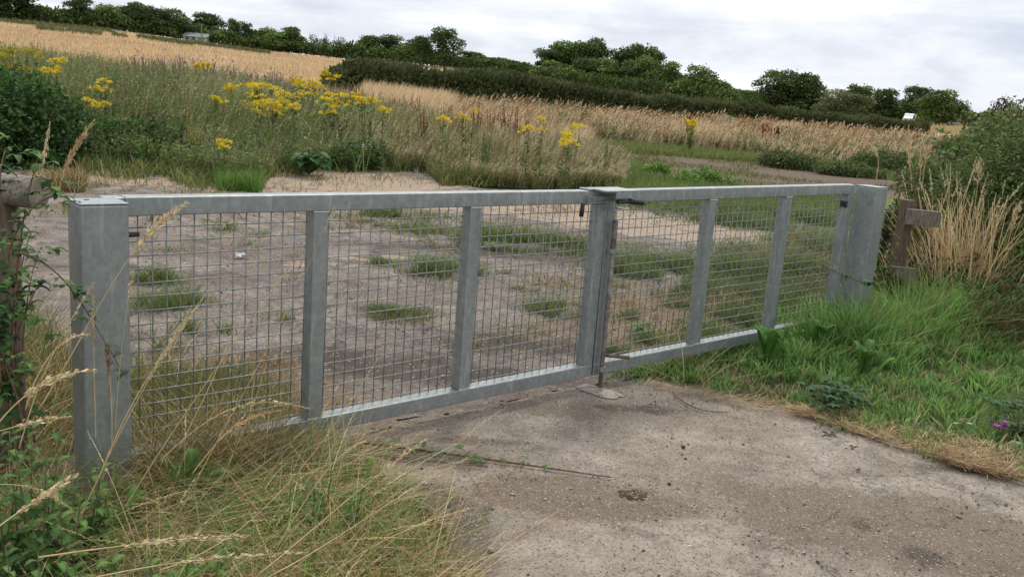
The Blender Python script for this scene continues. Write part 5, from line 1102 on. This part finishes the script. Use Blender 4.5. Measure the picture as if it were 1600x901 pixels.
# leafy plants (nettle / dock like) in the verge
def stalk_plant(name, label, cat, X, Y, h, n, lsz, cols, group=None, lean=.15, z=None, K=9, asp=.5, az=None):
    zz = float(hgt(X, Y)) if z is None else z; t = empty(name, (X, Y, zz), label, cat, group); st = Solid(); s = Soup()
    for i in range(n):
        a = rng.uniform(0, 6.28) if az is None else rng.normal(az, .4); hh = h*rng.uniform(.6, 1); bx_, by_ = rng.normal()*.04, rng.normal()*.04; top = Vector((bx_+math.cos(a)*hh*lean*rng.uniform(.3, 1.6), by_+math.sin(a)*hh*lean, hh))
        st.tube([(bx_, by_, -.02), ((bx_+top.x)/2, (by_+top.y)/2, hh*.52), tuple(top)], [.003, .0025, .001], 5)
        for k in range(K):
            f = (k+1.2)/(K+.8); b = Vector((bx_, by_, 0)).lerp(top, f)
            for sd in (0, PI):
                an = k*1.6+sd; d = (math.cos(an), math.sin(an), .35-.3*(1-f)); L = lsz*(1.15-.75*f)*rng.uniform(.7, 1.15)
                bigleaf(s, b, d, L, L*asp, np.array(cols[rng.integers(len(cols))])*rng.uniform(.8, 1.2), .45, .08, 4)
    st.build('stems', STEMG, t, smooth=True); s.build('leaves', M_VEG, t); return t
STEMG = simple('green_stem', (.06, .07, .025), (.13, .14, .05), 30, .6)
NET = [(.065, .135, .032), (.095, .18, .045), (.13, .21, .055)]
gN = 'leafy weeds of the near left verge'
def at(x, y, r): p = A(x, y, r); return p[0], p[1]
for x, r, h, n, ls, l_ in ((120, 2.6, .42, 7, .085, 'broad leaved nettle in front of the left post foot'), (60, 2.4, .50, 9, .085, 'tall nettle clump left of the post foot'), (5, 2.5, .62, 9, .085, 'nettle clump at the left edge under the timber rail'), (20, 2.1, .42, 8, .08, 'nettle low at the left edge'),
                           (540, 2.72, .22, 4, .05, 'small green weed at the concrete edge under the bottom rail'), (508, 2.74, .34, 7, .05, 'dark leafy sprig climbing over the bottom rail'), (150, 2.25, .30, 5, .10, 'broad pale leaf weed low in the grass'), (240, 2.2, .28, 5, .10, 'upright pointed dock leaves in the thatch'), (320, 2.3, .26, 4, .075, 'little weed in the thatch right of the dock leaves'), (370, 2.1, .24, 5, .08, 'low round leaved weed near the bottom edge'), (440, 2.05, .24, 4, .075, 'grassy looking weed at the lower concrete edge')):
    X, Y = at(x, 500, r); stalk_plant('nettle', l_, 'weed', X, Y, h, n, ls, NET+([(.11, .17, .045)] if x > 100 else []), gN)
X, Y = G(362, 640); stalk_plant('thistle', 'dark withered thistle with purple tinged buds just beyond the mesh', 'weed', X, Y, .40, 4, .05, [(.06, .06, .035), (.09, .075, .045), (.07, .04, .05)], K=7, lean=.1)
for x, y, k_, l_ in ((290, 800, 1.0, 'upright pointed dock leaves at the bottom left among the thatch'), (560, 780, .7, 'small dock at the ragged edge of the concrete'), (190, 860, .9, 'dock leaves low in the bottom left corner grass'), (440, 840, .7, 'pale dock leaves at the lower edge of the verge')):
    X, Y = G(x, y); t = empty('broad_leaved_dock', (X, Y, 0), l_, 'weed'); q_ = Soup()
    for i in range(8):
        a = i*2.4+x; bigleaf(q_, (rng.normal()*.02, rng.normal()*.02, .02), (math.cos(a), math.sin(a), rng.uniform(1.0, 3.2)), rng.uniform(.17, .27)*k_, .050*k_*rng.uniform(.8, 1.3), np.array((.10, .20, .045))*rng.uniform(.8, 1.35), .4, .1, 6)
    q_.build('leaves', M_VEG, t)
# leafy climber around the timber rail at far left
vine = empty('bramble_bush', (pr[0]-.1, pr[1]-.1, 0), 'leafy bramble climbing the timber post at the left edge', 'bramble')
s = Soup(); b = Solid(); o0 = np.array([pr[0]-.1, pr[1]-.1, 0])
def trifol(s, p, size, cols, nd_=None):
    c = np.array(cols[rng.integers(len(cols))])*rng.uniform(.75, 1.25); a = rng.uniform(0, 6.28)
    for k in (-1, 0, 1):
        an = a+k*1.25; bigleaf(s, p, (math.cos(an), math.sin(an), rng.uniform(-.35, .45)), size*(1.15 if k == 0 else .85), size*.62, c, .3, .07, 4)
BRM = [(.05, .105, .028), (.075, .15, .04), (.10, .19, .05), (.035, .075, .024)]
def cane(ctrl, o0, s, b, nl, lsz, th=.0035, cols=BRM, jit=.03):
    Q = cub(*ctrl, 22)-o0; b.tube([tuple(q) for q in Q], list(np.linspace(th, th*.35, 22)), 5)
    for i in range(nl):
        q = Q[rng.integers(2, 22)]+rng.normal(size=3)*jit; trifol(s, q, lsz*rng.uniform(.6, 1.2), cols)
for i in range(15):
    xa, ya, ra = rng.uniform(-60, 60), rng.uniform(600, 760), rng.uniform(2.7, 3.1); xb, yb = rng.uniform(-60, 70), rng.uniform(330, 600)
    cane([A(xa, ya, ra), A(xa-10, ya-120, ra), A(xb-20, yb+40, ra+.1), A(xb, yb, ra+.15)], o0, s, b, 13, .045)
cane([A(15, 620, 2.9), A(20, 420, 2.9), A(40, 300, 2.95), A(62, 240, 3.0)], o0, s, b, 14, .04)
cane([A(10, 420, 2.9), A(20, 330, 2.9), A(80, 290, 2.95), A(108, 312, 3.0)], o0, s, b, 14, .036, jit=.015)
cane([A(5, 330, 2.9), A(-5, 300, 2.9), A(0, 260, 2.95), A(8, 235, 3.0)], o0, s, b, 10, .035)
s.build('leaves', M_VEG, vine); b.build('stems', M_RUST, vine, smooth=True)
def cane_thing(label, ctrls, nl, lsz, th=.003, cols=BRM, jit=.012, name='bramble_cane'):
    o0 = np.array(ctrls[0][0]); t = empty(name, tuple(o0), label, 'bramble'); s = Soup(); b = Solid()
    for c in ctrls: cane(c, o0, s, b, nl, lsz, th, cols, jit)
    if nl: s.build('leaves', M_VEG, t)
    b.build('stem', M_RUST, t, smooth=True)
cane_thing('dark bramble cane arching over the left gate post', [[A(30, 395, 2.75), A(110, 410, 2.8), A(150, 520, 2.8), A(198, 590, 2.85)]], 18, .030, .0030)
cane_thing('thin bramble cane hanging across the far gate post', [[A(1280, 412, 5.9), A(1310, 428, 5.95), A(1340, 440, 6.0), A(1366, 446, 6.05)]], 12, .045, .0045)
cane_thing('bramble tendril stretching right from the top of the far post', [[A(1386, 292, 7.0), A(1420, 300, 7.4), A(1460, 296, 7.8), A(1530, 310, 8.2)], [A(1540, 400, 7.6), A(1480, 400, 7.4), A(1440, 410, 7.2), A(1400, 432, 7.0)]], 5, .04, .004)
def gp3(x, y, z=.02): X, Y = G(x, y, z); return np.array([X, Y, z])
cane_thing('bramble runner lying across the concrete below the gate', [[gp3(560, 690), gp3(680, 705), gp3(800, 722), gp3(955, 745)]], 0, .03, .0075)
t = empty('bramble_sprouts', tuple(gp3(640, 698)), 'green sprouting leaves along the bramble runner', 'bramble'); s = Soup(); o0 = gp3(640, 698)
for x, y, z_ in ((595, 694, .05), (622, 690, .07), (640, 702, .05), (664, 695, .05), (690, 710, .04), (715, 700, .05), (735, 712, .03), (755, 716, .03), (785, 720, .03), (818, 724, .02), (850, 730, .02), (610, 705, .03)):
    trifol(s, gp3(x, y, z_)-o0, .042 if x < 760 else .026, [(.08, .16, .035), (.11, .19, .05)])
s.build('leaves', M_VEG, t)
Solid().tube([(0, 0, -.01), (.02, 0, .01), (.05, -.01, .012)], .002, 5).build('stem', STEMG, t)

# ------------------------------------------------------------------ right foreground verge
RV = [G(950, 585), G(1000, 594), G(1080, 606), G(1150, 617), G(1230, 637), G(1310, 660), G(1400, 690), G(1500, 720), G(1600, 748), G(1700, 770), (9.5, -1.0), (9.5, 1.2), (6.2, .1), (5.0, .12), (4.0, .08), (3.3, .06)]
s = Soup()
def rvd(X, Y):  # distance-like growth away from the concrete edge
    return sstep(-.12, .55, (Y+.05)+.36*(X-2.9)+.25*(fbm(X*3, Y*3, 99)-.5))
nt_ = 1500; T0 = scat_poly(RV, nt_, lambda X, Y: .35+.65*rvd(X, Y))
for i in range(nt_):
    g_ = float(rvd(T0[i, 0], T0[i, 1])); n = 42; sp = rng.uniform(.025, .07)
    q = T0[i, :2]+rng.normal(size=(n, 2))*sp; P = np.column_stack([q, hgt(q[:, 0], q[:, 1])])
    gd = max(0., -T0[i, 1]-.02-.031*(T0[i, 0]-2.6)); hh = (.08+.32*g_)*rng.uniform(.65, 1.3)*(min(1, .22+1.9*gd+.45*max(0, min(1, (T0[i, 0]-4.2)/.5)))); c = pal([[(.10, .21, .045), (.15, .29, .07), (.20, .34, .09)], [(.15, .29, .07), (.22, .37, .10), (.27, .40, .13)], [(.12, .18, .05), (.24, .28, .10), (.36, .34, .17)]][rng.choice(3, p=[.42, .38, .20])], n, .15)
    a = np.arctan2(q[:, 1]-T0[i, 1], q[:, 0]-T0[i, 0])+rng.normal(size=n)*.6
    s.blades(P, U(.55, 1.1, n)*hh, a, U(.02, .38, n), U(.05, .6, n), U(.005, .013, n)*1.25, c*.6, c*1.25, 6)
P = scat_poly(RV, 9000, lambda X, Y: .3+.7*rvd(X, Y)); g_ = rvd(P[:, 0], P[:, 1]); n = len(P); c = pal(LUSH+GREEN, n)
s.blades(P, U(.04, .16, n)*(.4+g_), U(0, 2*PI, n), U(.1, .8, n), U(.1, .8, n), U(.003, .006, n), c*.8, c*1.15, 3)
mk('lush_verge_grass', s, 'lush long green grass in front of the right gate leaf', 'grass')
s = Soup()   # dead yellow clippings fringe along the concrete edge
FR = [G(1230, 644), G(1330, 655), G(1420, 680), G(1520, 700), G(1610, 725), G(1640, 780), G(1600, 760), G(1500, 735), G(1400, 703), G(1300, 668), G(1270, 658)]
P = scat_poly(FR, 6500, lambda X, Y: .15+.85*sstep(.42, .55, fbm(X*4, Y*4, 88))); n = len(P); P[:, 2] += U(.008, .03, n); c = pal([(.48, .36, .19), (.56, .44, .25), (.36, .25, .12), (.25, .17, .09)], n)
s.blades(P, U(.01, .035, n), rng.normal(-.3, .9, n)+PI*(rng.random(n) < .5), U(1.5, 4, n), U(0, .6, n), U(.002, .0045, n), c, c, 3, .5)
P = scat_poly([G(1000, 598), G(1150, 622), G(1250, 640), G(1240, 655), G(1120, 632), G(1010, 608)], 700); n = len(P); P[:, 2] += U(.006, .02, n); c = pal([(.36, .27, .15), (.25, .17, .10), (.46, .36, .2)], n)
s.blades(P, U(.01, .03, n), rng.normal(-.5, .7, n), U(2, 6, n), U(0, .8, n), U(.0015, .0035, n), c, c, 3, .5)
P = scat_poly([(-.5, -1.6), (.8, -1.35), (1.0, -.7), (1.12, -.15), (.8, 0), (.2, -.1)], 1800); n = len(P); P[:, 2] += U(.006, .03, n); c = pal(BROWN+STRAW, n)
s.blades(P, U(.01, .04, n), U(0, 6.28, n), U(2, 5, n), U(0, .8, n), U(.001, .003, n), c, c, 3, .5)
mk('dead_clippings', s, 'yellow dead grass clippings along the edge of the concrete', 'grass', M_DRY)
# scattered dry stems within lush grass
s = Soup()
for x, y, n in ((1010, 600, 12), (1080, 598, 14), (1130, 605, 20), (1060, 560, 8), (1330, 560, 8), (1280, 530, 6), (1540, 600, 10)):
    clump_at(x, y, n, .10, .12, .34, STRAW, s, w=.004, heads=False, lean=(.3, 1.3), cu=(.2, .9), seg=6)
mk('dry_blades', s, 'pale dry blades poking out of the lush grass', 'grass', M_DRY)
for x, y, k_, l_ in ((1195, 572, 1.0, 'broad pale green dock leaves under the last bays of the gate'), (1262, 560, .9, 'broad dock leaves at the foot of the far gate stile'), (1345, 600, .8, 'dock leaves among the lush grass above the mallow')):
    X, Y = G(x, y); t = empty('broad_leaved_dock', (X, Y, float(hgt(X, Y))), l_, 'weed', 'broad leaved docks in the lush grass'); s = Soup()
    for i in range(11):
        a = i*2.4+x+rng.uniform(-.4, .4); bigleaf(s, (rng.normal()*.03, rng.normal()*.03, .03), (math.cos(a), math.sin(a), rng.uniform(1.0, 3.0)), rng.uniform(.22, .34)*k_, .06*k_*rng.uniform(.8, 1.3), np.array((.085, .19, .038))*rng.uniform(.75, 1.25), .4, .1, 6)
    s.build('leaves', M_VEG, t)
# mallow plants
def mallow(x, y, label, n, flower):
    X, Y = G(x, y); z = float(hgt(X, Y)); t = empty('mallow', (X, Y, z), label, 'plant', 'mallow plants at the verge edge'); s = Soup(); st = Solid()
    for i in range(n):
        a = rng.uniform(0, 6.28); L = rng.uniform(.03, .20); p = Vector((math.cos(a)*L, math.sin(a)*L, rng.uniform(.03, .15))); st.tube([(0, 0, 0), (p.x*.6, p.y*.6, p.z*.9), tuple(p)], .0016, 5)
        for k in range(5):
            an = a+k*1.256; bigleaf(s, p, (math.cos(an), math.sin(an), .2), .032, .03, (.05, .115, .045), .2, .1, 3)
    st.build('stems', STEMG, t); s.build('leaves', M_VEG, t)
    if flower:
        f = Soup(); p = A(1563, 672, math.hypot(X-CAM[0], Y-CAM[1])-.15)-np.array([X, Y, z])
        for q in range(3):
            pp_ = p+rng.normal(size=3)*.012
            for k in range(5):
                an = k*1.256+q; bigleaf(f, pp_, (math.cos(an), math.sin(an)*.7, .5), .026, .022, (.42, .10, .36), .1, .1, 3)
        f.build('flower', M_VEG, t)
mallow(1300, 645, 'blue green mallow leaves at the concrete edge below the lush grass', 60, False)
mallow(1590, 690, 'mallow with a bright purple flower at the right edge', 40, True)
t = empty('daisy_plant', (*G(1508, 690), .02), 'small white daisy in the dry clippings on the right', 'plant'); s = Soup()
n = 60; s.blades(np.column_stack([rng.normal(size=(n, 2))*.03, np.zeros(n)]), U(.03, .07, n), U(0, 6.28, n), U(.2, .8, n), U(.1, .5, n), U(.003, .005, n), pal(LUSH, n), pal(LUSH, n), 3); s.build('leaves', M_VEG, t)
f = Soup()
for cx_, cy_ in ((.01, 0), (-.05, .04)):
    for k in range(12): f.leaves(np.array([[cx_, cy_, .075]]), .013, np.array([[.75, .75, .72]]), np.array([[math.cos(k*.52), math.sin(k*.52), .15]]), .4)
f.build('flower', M_VEG, t)

# ------------------------------------------------------------------ stones, litter, twigs
ico_v = []; 
def pebbles(n, P, size, cols, mat):
    ph = (1+5**.5)/2; iv = np.array([(-1, ph, 0), (1, ph, 0), (-1, -ph, 0), (1, -ph, 0), (0, -1, ph), (0, 1, ph), (0, -1, -ph), (0, 1, -ph), (ph, 0, -1), (ph, 0, 1), (-ph, 0, -1), (-ph, 0, 1)])/1.9
    it = np.array([(0, 11, 5), (0, 5, 1), (0, 1, 7), (0, 7, 10), (0, 10, 11), (1, 5, 9), (5, 11, 4), (11, 10, 2), (10, 7, 6), (7, 1, 8), (3, 9, 4), (3, 4, 2), (3, 2, 6), (3, 6, 8), (3, 8, 9), (4, 9, 5), (2, 4, 11), (6, 2, 10), (8, 6, 7), (9, 8, 1)])
    n = len(P); sc3 = size[:, None]*np.column_stack([U(.6, 1.2, n), U(.6, 1.2, n), U(.35, .7, n)]); V = iv[None]*(1+rng.normal(size=(n, 12, 1))*.12)*sc3[:, None]
    a = U(0, 6.28, n); ca, sa = np.cos(a)[:, None], np.sin(a)[:, None]; x = V[..., 0]*ca-V[..., 1]*sa; y = V[..., 0]*sa+V[..., 1]*ca
    V = np.stack([x, y, V[..., 2]], -1)+P[:, None]; F = (it[None]+(np.arange(n)*12)[:, None, None]).reshape(-1, 3)
    return raw_mesh('gravel', V.reshape(-1, 3), F, {'Col': np.repeat(cols, 12, 0)})
ap_ = [jl(0), jl(1.0), G(1180, 634), G(1400, 715), G(1640, 800), (3.3, -2.8), (.9, -2.2), G(700, 880), G(640, 770), G(560, 715)]
P = scat_poly(ap_, 2400, lambda X, Y: .25+.75*sstep(.45, .6, fbm(X*2, Y*2, 77))); P[:, 2] += .010
P2 = scat_poly([jl(0), jl(1), G(1010, 590), G(1150, 500), G(1230, 400), G(1000, 325), G(600, 300), G(150, 310), (-.5, 4), (.3, 1.2)], 4200); P2[:, 2] += .010
PP = np.concatenate([P, P2]); n = len(PP); sz = rng.lognormal(math.log(.0035), .45, n)*np.where(np.arange(n) < len(P), .8, 1.4); sz = np.clip(sz, .0015, .016)
me = pebbles(n, PP, sz, pal([(.34, .30, .25), (.22, .19, .16), (.10, .09, .08), (.16, .12, .09), (.05, .048, .045), (.13, .11, .10), (.48, .44, .38)], n, .2), None)
M_PEB, t_ = nt('grit'); out(t_, pbsdf(t_, attr(t_, 'Col'), .85, spec=.3)); tag(link('gravel', me, M_PEB), 'loose grit and small stones on the concrete and yard', 'gravel', kind='stuff')
def rock(x, y, size, mat, label, seed, flat=.55):
    X, Y = G(x, y); r_ = np.random.default_rng(seed); me = pebbles(1, np.array([[0, 0, 0.]]), np.array([size]), np.array([[.3, .3, .3]]), None)
    o = link('stone', me, mat); o.location = (X, Y, float(hgt(X, Y))+.012+size*.15); tag(o, label, 'stone', 'larger loose stones on the concrete')
for i, (x, y, z_, m_, l_) in enumerate([(1067, 702, .012, M_COAL, 'black pebble lying alone in the middle of the concrete'), (1059, 766, .008, M_STONE, 'white chip right of the dark clod'), (765, 862, .013, M_STONE, 'pale stone near the lower edge of the verge'), (1050, 687, .009, M_STONE, 'pale chip left of the black pebble'),
                                        (1045, 760, .010, M_COAL, 'dark chip just left of the white chip'), (1290, 640, .03, M_STONE, 'brown stone at the mallow leaves'), (1585, 706, .035, M_STONE, 'grey stone half buried by the purple flowered mallow'), (1410, 780, .008, M_STONE, 'small pale chip between the two dark stains')]):
    rock(x, y, z_, m_, l_, i)
# dark flaking clods
def clod(x, y, n, spx, label, size):
    o0 = gp3(x, y, .006); s = Solid(); t = None; Ps = []
    for i in range(n):
        q = gp3(x+rng.uniform(-1, 1)*spx, y+rng.uniform(-.35, .35)*spx, .012)-o0; Ps.append(q)
    me = pebbles(n, np.array(Ps), U(.35, 1.2, n)*size, pal([(.05, .035, .025), (.10, .07, .045)], n), None); o = link('clod', me, M_CLOD); o.scale = (1, 1, .6); o.location = tuple(o0); tag(o, label, 'clod')
clod(990, 772, 60, 22, 'dark crumbling clod in the brown patch of the concrete', .009)
clod(1295, 677, 14, 12, 'dark flat scrap near the mallow on the concrete', .010)
clod(1332, 697, 10, 10, 'dark scrap right of the flat one by the clippings', .009)
def twig(label, ctrl, th, mat=M_RUST):
    Q = cub(*[gp3(*c) for c in ctrl], 16); o0 = Q[0].copy(); o = Solid().tube([tuple(q-o0) for q in Q], list(np.linspace(th, th*.4, 16)), 6).build('twig', mat, None, smooth=True); o.location = tuple(o0); tag(o, label, 'twig')
twig('curved brown twig on the concrete right of the drop bolt', [(1052, 612), (1075, 640), (1110, 645), (1138, 643)], .0055, M_WOODP)
twig('long thin rusty cane along the verge below the gate', [(545, 706), (640, 716), (700, 724), (760, 728)], .004)
def litter(x, y, label, parts):
    X, Y = G(x, y); t = empty('litter', (X, Y, .008), label, 'litter')
    for nm, dx, dy, w, h, mt in parts:
        n = 5; r_ = np.random.default_rng(int(x+w*1000)); vs = [(dx+w*(i/n-.5), dy+h*(j/n-.5), .004+abs(r_.normal())*.25*w) for i in range(n+1) for j in range(n+1)]
        Solid().add(vs, [(i*(n+1)+j, (i+1)*(n+1)+j, (i+1)*(n+1)+j+1, i*(n+1)+j+1) for i in range(n) for j in range(n)]).build(nm, mt, t)
litter(375, 403, 'crumpled white blue and yellow wrapper on the yard beyond the mesh', [('wrapper', 0, 0, .09, .05, M_WHITE), ('foil', .05, -.03, .05, .04, M_BLUE), ('paper', -.06, .0, .04, .03, M_YEL)])
litter(618, 893, 'scrap of white and teal plastic at the bottom edge', [('wrapper', 0, 0, .035, .02, M_WHITE), ('film', .02, .005, .025, .015, M_BLUE)])
litter(1340, 738, 'tiny red brown scrap on the right of the concrete', [('scrap', 0, 0, .02, .012, M_RUST)])

# ------------------------------------------------------------------ sky and sun
SUN_EL, SUN_AZ = math.radians(56), math.radians(48)      # azimuth from +Y towards +X
W = bpy.data.worlds.new('World'); sc.world = W; W.use_nodes = True; t = W.node_tree; t.nodes.clear()
sky = nd(t, 'ShaderNodeTexSky'); sky.sky_type = 'NISHITA'; sky.sun_disc = False; sky.sun_elevation = SUN_EL; sky.sun_rotation = SUN_AZ; sky.air_density = 1.2; sky.dust_density = 2.0
tc = nd(t, 'ShaderNodeTexCoord'); vec = tc.outputs['Generated']
mp = nd(t, 'ShaderNodeMapping'); mp.inputs['Scale'].default_value = (1.0, 1.0, 3.0); t.links.new(vec, mp.inputs[0])
n1 = noise(t, mp.outputs[0], 7.5, 10, .58, .25)
mp2 = nd(t, 'ShaderNodeMapping'); mp2.inputs['Scale'].default_value = (1, 1, 11); mp2.inputs['Location'].default_value = (3, 1, 7); t.links.new(vec, mp2.inputs[0])
n2 = noise(t, mp2.outputs[0], 2.2, 7, .55, .3)
sep = nd(t, 'ShaderNodeSeparateXYZ'); t.links.new(vec, sep.inputs[0])
c1 = ramp(t, n1, [(.34, (4.9, 5.4, 6.4)), (.46, (6.2, 6.6, 7.4)), (.53, (7.3, 7.55, 8.1)), (.66, (8.8, 8.85, 9.0))])
c2 = ramp(t, n2, [(.38, (5.6, 6.1, 7.1)), (.5, (7.2, 7.5, 8.0)), (.60, (9.6, 9.5, 9.3))])
cl = mixc(t, .42, c1, c2)
hz = mth(t, 'SUBTRACT', 1.0, mth(t, 'MULTIPLY', sep.outputs[2], 14.0), True)
cl = mixc(t, mth(t, 'MULTIPLY', hz, .35, True), cl, (6.6, 7.2, 8.0))
up = mth(t, 'ADD', 1.0, mth(t, 'MULTIPLY', mth(t, 'MAXIMUM', sep.outputs[2], 0.0), .45))
cl = mixc(t, 1.0, cl, up, 'MULTIPLY')
fin = mixc(t, .93, sky.outputs[0], cl)
bg = nd(t, 'ShaderNodeBackground'); bg.inputs[1].default_value = .082; t.links.new(fin, bg.inputs[0]); wo = nd(t, 'ShaderNodeOutputWorld'); t.links.new(bg.outputs[0], wo.inputs[0])
sl = bpy.data.lights.new('sun', 'SUN'); sl.energy = 1.5; sl.angle = math.radians(12); sl.color = (1, .91, .76)
so = bpy.data.objects.new('sun', sl); COL.objects.link(so)
dv = Vector((math.sin(SUN_AZ)*math.cos(SUN_EL), math.cos(SUN_AZ)*math.cos(SUN_EL), math.sin(SUN_EL)))
so.rotation_euler = dv.to_track_quat('Z', 'Y').to_euler(); so.location = (0, 0, 30)
vs = sc.view_settings; vs.view_transform = 'Standard'; vs.look = 'None'; vs.exposure = 0.62; vs.gamma = 1.0; vs.use_curve_mapping = False
sc.cycles.max_bounces = 6; sc.cycles.transparent_max_bounces = 4
